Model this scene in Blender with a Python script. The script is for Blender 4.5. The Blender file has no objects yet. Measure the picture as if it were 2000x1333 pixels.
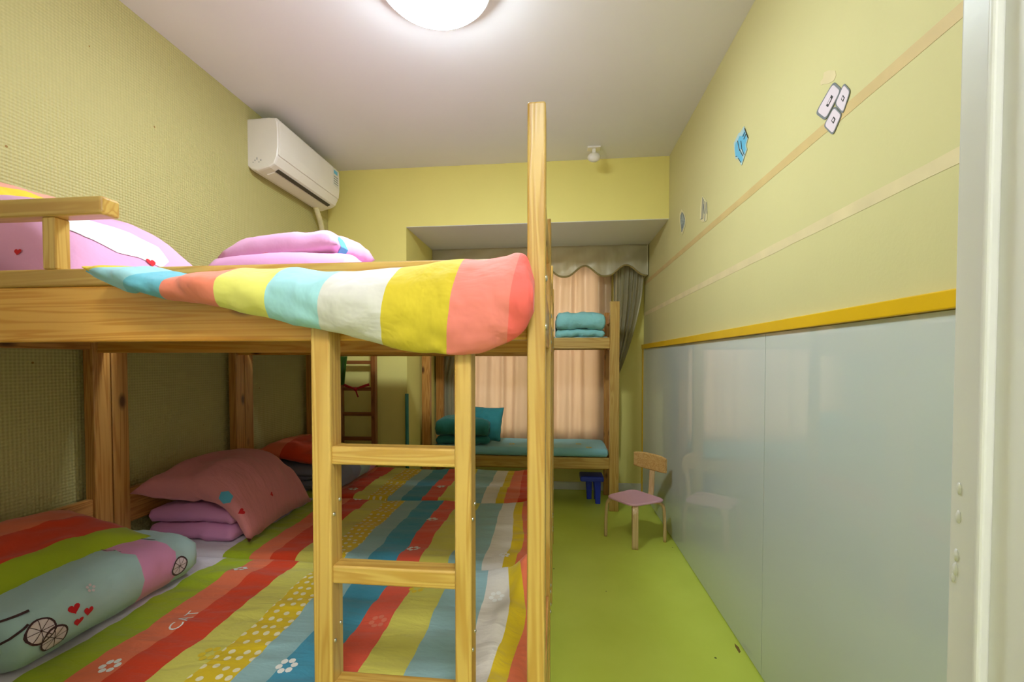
import bpy, bmesh, math, random
from mathutils import Vector, Matrix, noise
from mathutils.bvhtree import BVHTree

random.seed(7)
scene = bpy.context.scene
COL = scene.collection

# ------------------------------------------------------------------ camera
F_PX = 860.0
CAM_Z = 1.233
YAW = math.radians(5.84)
PITCH = math.radians(-1.4)
SHIFT_Y = 0.0290
cam_d = bpy.data.cameras.new('camera')
cam_d.sensor_width = 36.0
cam_d.lens = F_PX / 2000.0 * 36.0
cam_d.shift_y = SHIFT_Y
cam_d.clip_start = 0.02
cam = bpy.data.objects.new('camera', cam_d)
COL.objects.link(cam)
cam.location = (0, 0, CAM_Z)
cam.rotation_euler = (math.pi / 2 + PITCH, 0, YAW)
scene.camera = cam

# ------------------------------------------------------------------ world, exposure
w = bpy.data.worlds.new('world')
scene.world = w
w.use_nodes = True
w.node_tree.nodes['Background'].inputs[0].default_value = (0.9, 0.95, 1.0, 1)
w.node_tree.nodes['Background'].inputs[1].default_value = 0.3
scene.view_settings.view_transform = 'Standard'
scene.view_settings.look = 'None'
scene.view_settings.gamma = 1.0
scene.view_settings.use_curve_mapping = False
scene.view_settings.exposure = 1.31
LAMP_STRENGTH = 38.0
HALL_FILL_STRENGTH = 22.0

# daylight outside the curtained window
dl = bpy.data.lights.new('daylight', 'AREA'); dl.shape = 'RECTANGLE'; dl.size = 2.2; dl.size_y = 2.4; dl.energy = 16; dl.color = (0.95, 0.98, 1.0)
dlo = bpy.data.objects.new('daylight', dl); COL.objects.link(dlo); dlo.location = (-0.26, 5.1, 1.6); dlo.rotation_euler = (-math.pi / 2, 0, 0)

CAM_M = Matrix.Rotation(YAW, 3, 'Z') @ Matrix.Rotation(math.pi / 2 + PITCH, 3, 'X')
def ray(px, py):
    d = Vector(((px - 1000.0) / F_PX, -(py - 666.5 - SHIFT_Y * 2000.0) / F_PX, -1.0))
    return CAM_M @ d
def atY(px, py, Y):
    d = ray(px, py); t = Y / d.y
    return Vector((d.x * t, Y, CAM_Z + d.z * t))
def atZ(px, py, Z):
    d = ray(px, py); t = (Z - CAM_Z) / d.z
    return Vector((d.x * t, d.y * t, Z))
def atX(px, py, X):
    d = ray(px, py); t = X / d.x
    return Vector((X, d.y * t, CAM_Z + d.z * t))

# ------------------------------------------------------------------ materials
def lin(c):
    r = []
    for v in c:
        v = v / 255.0
        r.append(v / 12.92 if v <= 0.04045 else ((v + 0.055) / 1.055) ** 2.4)
    return (r[0], r[1], r[2], 1.0)

def new_mat(name):
    m = bpy.data.materials.new(name)
    m.use_nodes = True
    nt = m.node_tree
    return m, nt, nt.nodes['Principled BSDF']

def N(nt, t, **kw):
    n = nt.nodes.new(t)
    for k, v in kw.items():
        setattr(n, k, v)
    return n

def math_node(nt, op, a, b=None):
    n = N(nt, 'ShaderNodeMath', operation=op)
    for i, v in enumerate((a, b)):
        if v is None: continue
        if isinstance(v, (int, float)): n.inputs[i].default_value = v
        else: nt.links.new(v, n.inputs[i])
    return n.outputs[0]

def plain(name, c, rough=0.5, metal=0.0, var=0.06, scale=6.0, bump=0.0, bscale=60.0, coat=0.0, spec=0.5):
    """solid colour with faint procedural unevenness"""
    m, nt, b = new_mat(name)
    L = lin(c)
    tc = N(nt, 'ShaderNodeTexCoord')
    nz = N(nt, 'ShaderNodeTexNoise'); nz.inputs['Scale'].default_value = scale; nz.inputs['Detail'].default_value = 3
    nt.links.new(tc.outputs['Object'], nz.inputs['Vector'])
    rp = N(nt, 'ShaderNodeValToRGB')
    rp.color_ramp.elements[0].position = 0.3; rp.color_ramp.elements[1].position = 0.7
    rp.color_ramp.elements[0].color = (L[0] * (1 - var), L[1] * (1 - var), L[2] * (1 - var), 1)
    rp.color_ramp.elements[1].color = (min(1, L[0] * (1 + var)), min(1, L[1] * (1 + var)), min(1, L[2] * (1 + var)), 1)
    nt.links.new(nz.outputs['Fac'], rp.inputs['Fac'])
    nt.links.new(rp.outputs['Color'], b.inputs['Base Color'])
    b.inputs['Roughness'].default_value = rough
    b.inputs['Metallic'].default_value = metal
    b.inputs['Specular IOR Level'].default_value = spec
    b.inputs['Coat Weight'].default_value = coat
    if bump:
        n2 = N(nt, 'ShaderNodeTexNoise'); n2.inputs['Scale'].default_value = bscale; n2.inputs['Detail'].default_value = 4
        nt.links.new(tc.outputs['Object'], n2.inputs['Vector'])
        bp = N(nt, 'ShaderNodeBump'); bp.inputs['Strength'].default_value = bump; bp.inputs['Distance'].default_value = 0.01
        nt.links.new(n2.outputs['Fac'], bp.inputs['Height'])
        nt.links.new(bp.outputs['Normal'], b.inputs['Normal'])
    return m

def wood(name, axis, light=(206, 168, 88), dark=(188, 143, 64), knots=True, rough=0.36, knot_c=(96, 52, 18)):
    m, nt, b = new_mat(name)
    tc = N(nt, 'ShaderNodeTexCoord'); oi = N(nt, 'ShaderNodeObjectInfo')
    add = N(nt, 'ShaderNodeVectorMath', operation='ADD')
    sc = N(nt, 'ShaderNodeVectorMath', operation='SCALE')
    cmb = N(nt, 'ShaderNodeCombineXYZ')
    nt.links.new(oi.outputs['Random'], cmb.inputs[0]); nt.links.new(oi.outputs['Random'], cmb.inputs[1]); nt.links.new(oi.outputs['Random'], cmb.inputs[2])
    nt.links.new(cmb.outputs[0], sc.inputs[0]); sc.inputs['Scale'].default_value = 7.3
    nt.links.new(tc.outputs['Object'], add.inputs[0]); nt.links.new(sc.outputs[0], add.inputs[1])
    mp = N(nt, 'ShaderNodeMapping')
    s = [26.0, 26.0, 26.0]; s[axis] = 1.1
    mp.inputs['Scale'].default_value = s
    nt.links.new(add.outputs[0], mp.inputs['Vector'])
    n1 = N(nt, 'ShaderNodeTexNoise'); n1.inputs['Scale'].default_value = 1.0; n1.inputs['Detail'].default_value = 2.5; n1.inputs['Distortion'].default_value = 0.7
    nt.links.new(mp.outputs[0], n1.inputs['Vector'])
    # rings from the noise field
    k = math_node(nt, 'MULTIPLY', n1.outputs['Fac'], 46.0)
    sn = math_node(nt, 'SINE', k)
    sn = math_node(nt, 'MULTIPLY_ADD', sn, 0.5); nt.nodes[-1].inputs[2].default_value = 0.5
    pw = math_node(nt, 'POWER', sn, 1.6)
    mix = N(nt, 'ShaderNodeMix', data_type='RGBA')
    nt.links.new(pw, mix.inputs['Factor'])
    mix.inputs['A'].default_value = lin(light); mix.inputs['B'].default_value = lin(dark)
    col = mix.outputs['Result']
    # broad tone
    n2 = N(nt, 'ShaderNodeTexNoise'); n2.inputs['Scale'].default_value = 3.0
    nt.links.new(add.outputs[0], n2.inputs['Vector'])
    mr = N(nt, 'ShaderNodeMapRange'); mr.inputs['To Min'].default_value = 0.82; mr.inputs['To Max'].default_value = 1.12
    nt.links.new(n2.outputs['Fac'], mr.inputs['Value'])
    vm = N(nt, 'ShaderNodeVectorMath', operation='SCALE')
    nt.links.new(col, vm.inputs[0]); nt.links.new(mr.outputs[0], vm.inputs['Scale'])
    col = vm.outputs[0]
    if knots:
        mp2 = N(nt, 'ShaderNodeMapping')
        s2 = [9.0, 9.0, 9.0]; s2[axis] = 4.2
        mp2.inputs['Scale'].default_value = s2
        nt.links.new(add.outputs[0], mp2.inputs['Vector'])
        vo = N(nt, 'ShaderNodeTexVoronoi'); vo.inputs['Scale'].default_value = 1.0
        nt.links.new(mp2.outputs[0], vo.inputs['Vector'])
        r2 = N(nt, 'ShaderNodeValToRGB')
        r2.color_ramp.elements[0].position = 0.07; r2.color_ramp.elements[0].color = (1, 1, 1, 1)
        r2.color_ramp.elements[1].position = 0.17; r2.color_ramp.elements[1].color = (0, 0, 0, 1)
        nt.links.new(vo.outputs['Distance'], r2.inputs['Fac'])
        mk = N(nt, 'ShaderNodeMix', data_type='RGBA')
        nt.links.new(r2.outputs['Color'], mk.inputs['Factor'])
        nt.links.new(col, mk.inputs['A']); mk.inputs['B'].default_value = lin(knot_c)
        col = mk.outputs['Result']
    nt.links.new(col, b.inputs['Base Color'])
    b.inputs['Roughness'].default_value = rough
    b.inputs['Coat Weight'].default_value = 0.25
    b.inputs['Coat Roughness'].default_value = 0.2
    bp = N(nt, 'ShaderNodeBump'); bp.inputs['Strength'].default_value = 0.12; bp.inputs['Distance'].default_value = 0.002
    nt.links.new(pw, bp.inputs['Height']); nt.links.new(bp.outputs['Normal'], b.inputs['Normal'])
    return m

def cloth_bump(nt, b, strength=0.25, scale=9.0, stretch=(1, 1, 1)):
    tc = N(nt, 'ShaderNodeTexCoord')
    mp = N(nt, 'ShaderNodeMapping'); mp.inputs['Scale'].default_value = stretch
    nt.links.new(tc.outputs['Object'], mp.inputs['Vector'])
    n1 = N(nt, 'ShaderNodeTexNoise'); n1.inputs['Scale'].default_value = scale; n1.inputs['Detail'].default_value = 4; n1.inputs['Distortion'].default_value = 0.35
    nt.links.new(mp.outputs[0], n1.inputs['Vector'])
    bp = N(nt, 'ShaderNodeBump'); bp.inputs['Strength'].default_value = strength; bp.inputs['Distance'].default_value = 0.02
    nt.links.new(n1.outputs['Fac'], bp.inputs['Height'])
    nt.links.new(bp.outputs['Normal'], b.inputs['Normal'])
    b.inputs['Roughness'].default_value = 0.85
    b.inputs['Sheen Weight'].default_value = 0.15
    b.inputs['Specular IOR Level'].default_value = 0.25

def cloth(name, c, strength=0.25, scale=9.0, stretch=(1, 1, 1)):
    m, nt, b = new_mat(name)
    tc = N(nt, 'ShaderNodeTexCoord')
    nz = N(nt, 'ShaderNodeTexNoise'); nz.inputs['Scale'].default_value = 5
    nt.links.new(tc.outputs['Object'], nz.inputs['Vector'])
    L = lin(c)
    mx = N(nt, 'ShaderNodeMix', data_type='RGBA')
    mx.inputs['A'].default_value = tuple(v * 0.94 for v in L[:3]) + (1,)
    mx.inputs['B'].default_value = tuple(min(1, v * 1.06) for v in L[:3]) + (1,)
    nt.links.new(nz.outputs['Fac'], mx.inputs['Factor'])
    nt.links.new(mx.outputs['Result'], b.inputs['Base Color'])
    cloth_bump(nt, b, strength, scale, stretch)
    return m

def striped(name, stops, lo, hi, wob=0.004, dots=None, bump=0.25, bscale=9.0, stretch=(1, 1, 1), vaxis=False):
    """stops: [(start, colour)...] along the cloth's own U in metres (or any unit), printed bands"""
    m, nt, b = new_mat(name)
    uv = N(nt, 'ShaderNodeUVMap'); uv.uv_map = 'UVMap'
    sx = N(nt, 'ShaderNodeSeparateXYZ'); nt.links.new(uv.outputs[0], sx.inputs[0])
    U = sx.outputs[1 if vaxis else 0]
    nz = N(nt, 'ShaderNodeTexNoise'); nz.inputs['Scale'].default_value = 14.0 / max(0.2, (hi - lo))
    nt.links.new(uv.outputs[0], nz.inputs['Vector'])
    wv = math_node(nt, 'MULTIPLY_ADD', nz.outputs['Fac'], wob); nt.nodes[-1].inputs[2].default_value = -wob / 2
    u2 = math_node(nt, 'ADD', U, wv)
    mr = N(nt, 'ShaderNodeMapRange'); mr.inputs['From Min'].default_value = lo; mr.inputs['From Max'].default_value = hi
    nt.links.new(u2, mr.inputs['Value'])
    cr = N(nt, 'ShaderNodeValToRGB'); cr.color_ramp.interpolation = 'CONSTANT'
    els = cr.color_ramp.elements
    els[0].position = 0.0; els[0].color = lin(stops[0][1])
    els[1].position = max(0.0001, (stops[1][0] - lo) / (hi - lo)); els[1].color = lin(stops[1][1])
    for p, c in stops[2:]:
        e = els.new((p - lo) / (hi - lo)); e.color = lin(c)
    nt.links.new(mr.outputs[0], cr.inputs['Fac'])
    col = cr.outputs['Color']
    if dots:
        a, bb, sc, c = dots
        vo = N(nt, 'ShaderNodeTexVoronoi', voronoi_dimensions='2D'); vo.inputs['Scale'].default_value = sc; vo.inputs['Randomness'].default_value = 0.35
        nt.links.new(uv.outputs[0], vo.inputs['Vector'])
        inside = math_node(nt, 'LESS_THAN', vo.outputs['Distance'], 0.24)
        g1 = math_node(nt, 'GREATER_THAN', u2, a); g2 = math_node(nt, 'LESS_THAN', u2, bb)
        f = math_node(nt, 'MULTIPLY', math_node(nt, 'MULTIPLY', inside, g1), g2)
        mx = N(nt, 'ShaderNodeMix', data_type='RGBA'); nt.links.new(f, mx.inputs['Factor'])
        nt.links.new(col, mx.inputs['A']); mx.inputs['B'].default_value = lin(c)
        col = mx.outputs['Result']
    nt.links.new(col, b.inputs['Base Color'])
    cloth_bump(nt, b, bump, bscale, stretch)
    return m

def satin(name, c1, c2, rough=0.33, trans=0.12):
    m, nt, b = new_mat(name)
    tc = N(nt, 'ShaderNodeTexCoord')
    nz = N(nt, 'ShaderNodeTexNoise'); nz.inputs['Scale'].default_value = 2.2
    nt.links.new(tc.outputs['Object'], nz.inputs['Vector'])
    mx = N(nt, 'ShaderNodeMix', data_type='RGBA')
    mx.inputs['A'].default_value = lin(c1); mx.inputs['B'].default_value = lin(c2)
    nt.links.new(nz.outputs['Fac'], mx.inputs['Factor'])
    nt.links.new(mx.outputs['Result'], b.inputs['Base Color'])
    b.inputs['Roughness'].default_value = rough
    b.inputs['Metallic'].default_value = 0.2
    b.inputs['Sheen Weight'].default_value = 0.3
    tl = N(nt, 'ShaderNodeBsdfTranslucent'); nt.links.new(mx.outputs['Result'], tl.inputs['Color'])
    ms = N(nt, 'ShaderNodeMixShader'); ms.inputs[0].default_value = trans
    nt.links.new(b.outputs[0], ms.inputs[1]); nt.links.new(tl.outputs[0], ms.inputs[2])
    nt.links.new(ms.outputs[0], nt.nodes['Material Output'].inputs['Surface'])
    return m

M = {}
M['pineX'] = wood('pine_grain_x', 0)
M['pineY'] = wood('pine_grain_y', 1)
M['pineZ'] = wood('pine_grain_z', 2, knots=False)
M['pineZk'] = wood('pine_grain_z_knotty', 2, light=(206, 148, 76), dark=(182, 118, 50))
M['pineXo'] = wood('pine_rail_orange', 0, light=(232, 172, 76), dark=(216, 146, 46))
M['pineYo'] = wood('pine_board_orange', 1, light=(212, 150, 80), dark=(180, 116, 54))
M['beech'] = wood('chair_beech', 2, light=(224, 190, 138), dark=(206, 166, 112), knots=False)
M['steel'] = plain('bolt_steel', (190, 186, 175), 0.3, 0.9)
M['ceil'] = plain('ceiling_paint', (234, 233, 236), 0.9, var=0.02, scale=1.5)
M['soffit'] = plain('soffit_paint', (236, 234, 226), 0.9, var=0.02, scale=1.5)
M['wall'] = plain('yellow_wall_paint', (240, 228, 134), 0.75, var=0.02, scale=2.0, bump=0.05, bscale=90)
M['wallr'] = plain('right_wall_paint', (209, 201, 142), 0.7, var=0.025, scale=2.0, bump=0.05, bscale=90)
M['hall'] = plain('hall_paint', (225, 222, 212), 0.9, var=0.02)
M['white'] = plain('white_door_paint', (214, 212, 208), 0.4, var=0.03, scale=3, bump=0.04, bscale=25)
M['base'] = plain('baseboard_white', (226, 224, 214), 0.45, var=0.03)
M['acw'] = plain('ac_plastic', (238, 232, 222), 0.35, var=0.02)
M['acd'] = plain('ac_slot_dark', (70, 62, 55), 0.6)
M['grey'] = plain('grey_print', (120, 125, 130), 0.6)
M['trim'] = plain('yellow_trim', (226, 180, 14), 0.35, var=0.05, scale=4)
M['tape'] = plain('tape_tan', (208, 182, 122), 0.55, var=0.07, scale=7)
M['tape2'] = plain('tape_pale', (222, 206, 158), 0.5, var=0.08, scale=7)
M['pipe'] = plain('pipe_wrap', (226, 216, 168), 0.6, var=0.08, scale=30)
M['pink_seat'] = plain('pink_seat', (226, 172, 188), 0.4, var=0.04)
M['blue_pl'] = plain('blue_plastic', (40, 62, 205), 0.35, var=0.04)
M['teal_pl'] = plain('teal_plastic', (40, 130, 120), 0.4)
M['redrib'] = cloth('red_ribbon', (170, 30, 35))
M['greenc'] = cloth('green_cloth', (70, 110, 30))
M['printw'] = cloth('print_white', (238, 236, 232))
M['printr'] = cloth('print_red', (200, 30, 40))
M['printd'] = cloth('print_dark', (70, 45, 50))
M['printpk'] = cloth('print_pale_pink', (222, 205, 215))
M['printbl'] = cloth('print_blue', (90, 170, 205))
M['printy'] = cloth('print_yellow', (224, 196, 40))
M['printsal'] = cloth('print_salmon', (225, 120, 95))
M['stk_out'] = plain('sticker_outline', (120, 125, 128), 0.5)
M['stk_pk'] = plain('sticker_pink', (228, 214, 222), 0.45, var=0.03)
M['stk_bl'] = plain('sticker_blue', (100, 186, 222), 0.45, var=0.04)
M['stk_pb'] = plain('sticker_paleblue', (176, 206, 210), 0.45, var=0.04)
M['stk_gr'] = plain('sticker_grey', (160, 172, 170), 0.5, var=0.05)
M['stk_cr'] = plain('sticker_cream', (226, 216, 168), 0.5, var=0.04)
M['black'] = plain('black_line', (40, 40, 42), 0.6)
M['lampring'] = plain('lamp_ring', (235, 236, 240), 0.4)
M['marks'] = plain('scuff_brown', (120, 96, 40), 0.8)

# green vinyl floor
m, nt, b = new_mat('green_vinyl'); M['floor'] = m
tc = N(nt, 'ShaderNodeTexCoord'); nz = N(nt, 'ShaderNodeTexNoise'); nz.inputs['Scale'].default_value = 3.0; nz.inputs['Detail'].default_value = 5
nt.links.new(tc.outputs['Object'], nz.inputs['Vector'])
rp = N(nt, 'ShaderNodeValToRGB'); rp.color_ramp.elements[0].color = lin((200, 214, 78)); rp.color_ramp.elements[1].color = lin((208, 222, 88))
rp.color_ramp.elements[0].position = 0.35; rp.color_ramp.elements[1].position = 0.65
nt.links.new(nz.outputs['Fac'], rp.inputs['Fac'])
vo = N(nt, 'ShaderNodeTexVoronoi'); vo.inputs['Scale'].default_value = 4.5
nt.links.new(tc.outputs['Object'], vo.inputs['Vector'])
sp = math_node(nt, 'LESS_THAN', vo.outputs['Distance'], 0.022)
mx = N(nt, 'ShaderNodeMix', data_type='RGBA'); nt.links.new(sp, mx.inputs['Factor'])
nt.links.new(rp.outputs['Color'], mx.inputs['A']); mx.inputs['B'].default_value = lin((70, 80, 25))
nt.links.new(mx.outputs['Result'], b.inputs['Base Color'])
b.inputs['Roughness'].default_value = 0.42

# quilted vinyl on the left wall: tiny raised grid with sparse pin marks
m, nt, b = new_mat('embossed_wallcovering'); M['walll'] = m
tc = N(nt, 'ShaderNodeTexCoord'); sx = N(nt, 'ShaderNodeSeparateXYZ'); nt.links.new(tc.outputs['Object'], sx.inputs[0])
P_ = 2 * math.pi / 0.0118
s1 = math_node(nt, 'SINE', math_node(nt, 'MULTIPLY', sx.outputs[1], P_))
s2 = math_node(nt, 'SINE', math_node(nt, 'MULTIPLY', sx.outputs[2], P_))
pr = math_node(nt, 'MULTIPLY', math_node(nt, 'ADD', s1, s2), 0.5)
bp = N(nt, 'ShaderNodeBump'); bp.inputs['Strength'].default_value = 0.55; bp.inputs['Distance'].default_value = 0.0025
nt.links.new(pr, bp.inputs['Height']); nt.links.new(bp.outputs['Normal'], b.inputs['Normal'])
mp = N(nt, 'ShaderNodeMapping'); mp.inputs['Scale'].default_value = (0, 7, 7); nt.links.new(tc.outputs['Object'], mp.inputs['Vector'])
vo = N(nt, 'ShaderNodeTexVoronoi'); vo.inputs['Scale'].default_value = 1.0; nt.links.new(mp.outputs[0], vo.inputs['Vector'])
sp = math_node(nt, 'LESS_THAN', vo.outputs['Distance'], 0.03)
cr = N(nt, 'ShaderNodeMix', data_type='RGBA'); cr.inputs['A'].default_value = lin((189, 179, 117)); cr.inputs['B'].default_value = lin((196, 186, 125))
gf = math_node(nt, 'MULTIPLY_ADD', pr, 0.5); nt.nodes[-1].inputs[2].default_value = 0.5
nt.links.new(gf, cr.inputs['Factor'])
mx = N(nt, 'ShaderNodeMix', data_type='RGBA'); nt.links.new(sp, mx.inputs['Factor'])
nt.links.new(cr.outputs['Result'], mx.inputs['A']); mx.inputs['B'].default_value = lin((150, 110, 40))
nt.links.new(mx.outputs['Result'], b.inputs['Base Color'])
b.inputs['Roughness'].default_value = 0.55

# back-painted glass wall panel
m, nt, b = new_mat('backpainted_glass'); M['glass'] = m
tc = N(nt, 'ShaderNodeTexCoord'); nz = N(nt, 'ShaderNodeTexNoise'); nz.inputs['Scale'].default_value = 1.2
nt.links.new(tc.outputs['Object'], nz.inputs['Vector'])
rp = N(nt, 'ShaderNodeValToRGB'); rp.color_ramp.elements[0].color = lin((204, 211, 203)); rp.color_ramp.elements[1].color = lin((208, 215, 209))
nt.links.new(nz.outputs['Fac'], rp.inputs['Fac']); nt.links.new(rp.outputs['Color'], b.inputs['Base Color'])
b.inputs['Roughness'].default_value = 0.07
b.inputs['IOR'].default_value = 1.65
b.inputs['Specular IOR Level'].default_value = 0.6
n2 = N(nt, 'ShaderNodeTexNoise'); n2.inputs['Scale'].default_value = 5.0
nt.links.new(tc.outputs['Object'], n2.inputs['Vector'])
mr = N(nt, 'ShaderNodeMapRange'); mr.inputs['To Min'].default_value = 0.012; mr.inputs['To Max'].default_value = 0.03
nt.links.new(n2.outputs['Fac'], mr.inputs['Value']); nt.links.new(mr.outputs[0], b.inputs['Roughness'])

m = bpy.data.materials.new('window_glass'); m.use_nodes = True; nt = m.node_tree; M['pane'] = m
tp = N(nt, 'ShaderNodeBsdfTransparent'); gl = N(nt, 'ShaderNodeBsdfGlossy'); gl.inputs['Roughness'].default_value = 0.05
ms = N(nt, 'ShaderNodeMixShader'); ms.inputs[0].default_value = 0.06
nt.links.new(tp.outputs[0], ms.inputs[1]); nt.links.new(gl.outputs[0], ms.inputs[2]); nt.links.new(ms.outputs[0], nt.nodes['Material Output'].inputs['Surface'])
def emit(name, c, s):
    m, nt, b = new_mat(name)
    b.inputs['Base Color'].default_value = (0.9, 0.9, 0.9, 1)
    b.inputs['Emission Color'].default_value = c
    b.inputs['Emission Strength'].default_value = s
    return m
M['lamp'] = emit('lamp_diffuser', (0.80, 0.93, 1.0, 1), LAMP_STRENGTH)
M['hall_fill'] = emit('hall_fill_diffuser', (0.92, 0.96, 1.0, 1), HALL_FILL_STRENGTH)

M['cur_mid'] = satin('satin_peach', (228, 200, 160), (240, 214, 186), 0.27)
M['cur_side'] = satin('satin_olive_gold', (222, 212, 176), (232, 226, 196), 0.27)
M['valance'] = satin('satin_valance', (230, 222, 184), (244, 240, 216), 0.4, 0.0)
M['cord'] = satin('valance_cord', (160, 140, 80), (170, 150, 90), 0.5)

LIME, SAL, RED = (165, 182, 30), (232, 118, 80), (218, 66, 30)
LY, YEL, LB, MB = (214, 206, 96), (222, 190, 30), (150, 186, 190), (70, 150, 180)
COR, WHT = (230, 92, 68), (226, 218, 208)
def sheet_mat(name, off):
    st = [(-1.80, (216, 205, 212)), (-1.255, LIME), (-1.145, SAL), (-1.063, RED), (-0.953, LY), (-0.859, YEL), (-0.754, LB),
          (-0.676, MB), (-0.559, COR), (-0.472, LY), (-0.363, LB), (-0.235, WHT), (-0.16, YEL), (-0.115, SAL), (-0.05, RED)]
    st = [(p + off, c) for p, c in st]
    return striped(name, st, -2.0, 0.2, 0.012, (-0.859 + off, -0.754 + off, 30.0, (236, 226, 190)), 0.5, 8.0, (1.0, 2.4, 1))

# ------------------------------------------------------------------ builders
def wloc(o):
    v = Vector((0, 0, 0))
    while o is not None:
        v += o.location; o = o.parent
    return v

def link(name, me, mat, parent=None, smooth=False):
    if smooth:
        me.polygons.foreach_set('use_smooth', [True] * len(me.polygons))
    o = bpy.data.objects.new(name, me)
    COL.objects.link(o)
    if mat is not None:
        for q in (mat if isinstance(mat, (list, tuple)) else [mat]):
            me.materials.append(q)
    if parent is not None:
        o.parent = parent
    return o

def fin(name, bm, mat, parent=None, smooth=False, base=None):
    """world-space bmesh -> one object; its origin sits at the thing's base"""
    me = bpy.data.meshes.new(name)
    if parent is not None:
        off = wloc(parent)
    else:
        if base is None:
            xs = [v.co for v in bm.verts]
            lo = Vector((min(v.x for v in xs), min(v.y for v in xs), min(v.z for v in xs)))
            hi = Vector((max(v.x for v in xs), max(v.y for v in xs), max(v.z for v in xs)))
            base = Vector(((lo.x + hi.x) / 2, (lo.y + hi.y) / 2, lo.z))
        off = Vector(base)
    for v in bm.verts: v.co -= off
    bm.normal_update()
    bm.to_mesh(me); bm.free()
    o = link(name, me, mat, parent, smooth)
    if parent is None: o.location = off
    return o

def tag(o, label=None, cat=None, group=None, kind=None):
    if label: o['label'] = label
    if cat: o['category'] = cat
    if group: o['group'] = group
    if kind: o['kind'] = kind
    return o

def empty(name, loc, label, cat, group=None):
    o = bpy.data.objects.new(name, None); COL.objects.link(o)
    o.location = loc; o.empty_display_size = 0.1
    return tag(o, label, cat, group)

def add_box(bm, x0, x1, y0, y1, z0, z1, bev=0.0, seg=2):
    if x0 > x1: x0, x1 = x1, x0
    if y0 > y1: y0, y1 = y1, y0
    if z0 > z1: z0, z1 = z1, z0
    b2 = bmesh.new()
    bmesh.ops.create_cube(b2, size=1.0)
    for v in b2.verts:
        v.co = Vector((x0 + (v.co.x + .5) * (x1 - x0), y0 + (v.co.y + .5) * (y1 - y0), z0 + (v.co.z + .5) * (z1 - z0)))
    if bev > 0:
        bev = min(bev, 0.45 * min(x1 - x0, y1 - y0, z1 - z0))
        bmesh.ops.bevel(b2, geom=list(b2.edges), offset=bev, segments=seg, affect='EDGES', profile=0.5)
    me = bpy.data.meshes.new('t'); b2.to_mesh(me); b2.free(); bm.from_mesh(me); bpy.data.meshes.remove(me)

def box(name, x0, x1, y0, y1, z0, z1, mat, parent=None, bev=0.003, seg=2):
    bm = bmesh.new(); add_box(bm, x0, x1, y0, y1, z0, z1, bev, seg)
    return fin(name, bm, mat, parent, smooth=False)

def sweep(bm, path, prof, up=Vector((0, 0, 1)), scale=None, closed_ends=True):
    """sweep 2D profile [(a,b)] along path; a = side, b = up-ish"""
    path = [Vector(p) for p in path]
    rings = []
    n = len(path)
    for i, p in enumerate(path):
        t = (path[min(i + 1, n - 1)] - path[max(i - 1, 0)]).normalized()
        s = t.cross(up)
        if s.length < 1e-4: s = t.cross(Vector((0, 1, 0)))
        s.normalize(); u = s.cross(t).normalized()
        k = scale[i] if scale else 1.0
        rings.append([bm.verts.new(p + s * a * k + u * b_ * k) for a, b_ in prof])
    m_ = len(prof)
    for i in range(n - 1):
        for j in range(m_):
            bm.faces.new((rings[i][j], rings[i][(j + 1) % m_], rings[i + 1][(j + 1) % m_], rings[i + 1][j]))
    if closed_ends:
        bm.faces.new(list(reversed(rings[0]))); bm.faces.new(rings[-1])

def circ(r, n=12):
    return [(r * math.cos(2 * math.pi * i / n), r * math.sin(2 * math.pi * i / n)) for i in range(n)]
def rrect(wd, ht, r, n=4):
    pts = []
    for cx, cy, a0 in ((wd / 2 - r, ht / 2 - r, 0), (-wd / 2 + r, ht / 2 - r, 90), (-wd / 2 + r, -ht / 2 + r, 180), (wd / 2 - r, -ht / 2 + r, 270)):
        for k in range(n + 1):
            a = math.radians(a0 + 90 * k / n)
            pts.append((cx + r * math.cos(a), cy + r * math.sin(a)))
    return pts

def prism(bm, pts, mapf, thick_vec):
    """extrude polygon pts (2D) mapped by mapf to 3D along thick_vec"""
    a = [bm.verts.new(mapf(*p)) for p in pts]
    b_ = [bm.verts.new(mapf(*p) + thick_vec) for p in pts]
    bm.faces.new(a); bm.faces.new(list(reversed(b_)))
    n = len(pts)
    for i in range(n):
        bm.faces.new((a[i], b_[i], b_[(i + 1) % n], a[(i + 1) % n]))
    bmesh.ops.recalc_face_normals(bm, faces=bm.faces)

def cat(pts, m):
    """catmull-rom resample of list of tuples to m points"""
    n = len(pts); out = []
    for k in range(m):
        t = k / (m - 1) * (n - 1); i = min(int(t), n - 2); f = t - i
        p0, p1, p2, p3 = (pts[max(i - 1, 0)], pts[i], pts[i + 1], pts[min(i + 2, n - 1)])
        out.append(tuple(0.5 * ((2 * b) + (c - a) * f + (2 * a - 5 * b + 4 * c - d) * f * f + (3 * b - a - 3 * c + d) * f ** 3)
                         for a, b, c, d in zip(p0, p1, p2, p3)))
    return out

def fbm(x, y, z, o=3):
    return noise.fractal(Vector((x, y, z)), 1.0, 2.0, o)

def uvset(bm, f):
    lay = bm.loops.layers.uv.get('UVMap') or bm.loops.layers.uv.new('UVMap')
    for fc in bm.faces:
        for lp in fc.loops:
            lp[lay].uv = f(lp.vert)

def grid_faces(bm, rows, closed_v=False):
    for i in range(len(rows) - 1):
        m_ = len(rows[i])
        for j in range(m_ if closed_v else m_ - 1):
            j2 = (j + 1) % m_
            bm.faces.new((rows[i][j], rows[i + 1][j], rows[i + 1][j2], rows[i][j2]))

def bvh_of(o):
    off = wloc(o)
    me = o.data
    vs = [v.co + off for v in me.vertices]
    return BVHTree.FromPolygons(vs, [tuple(p.vertices) for p in me.polygons])

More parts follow.
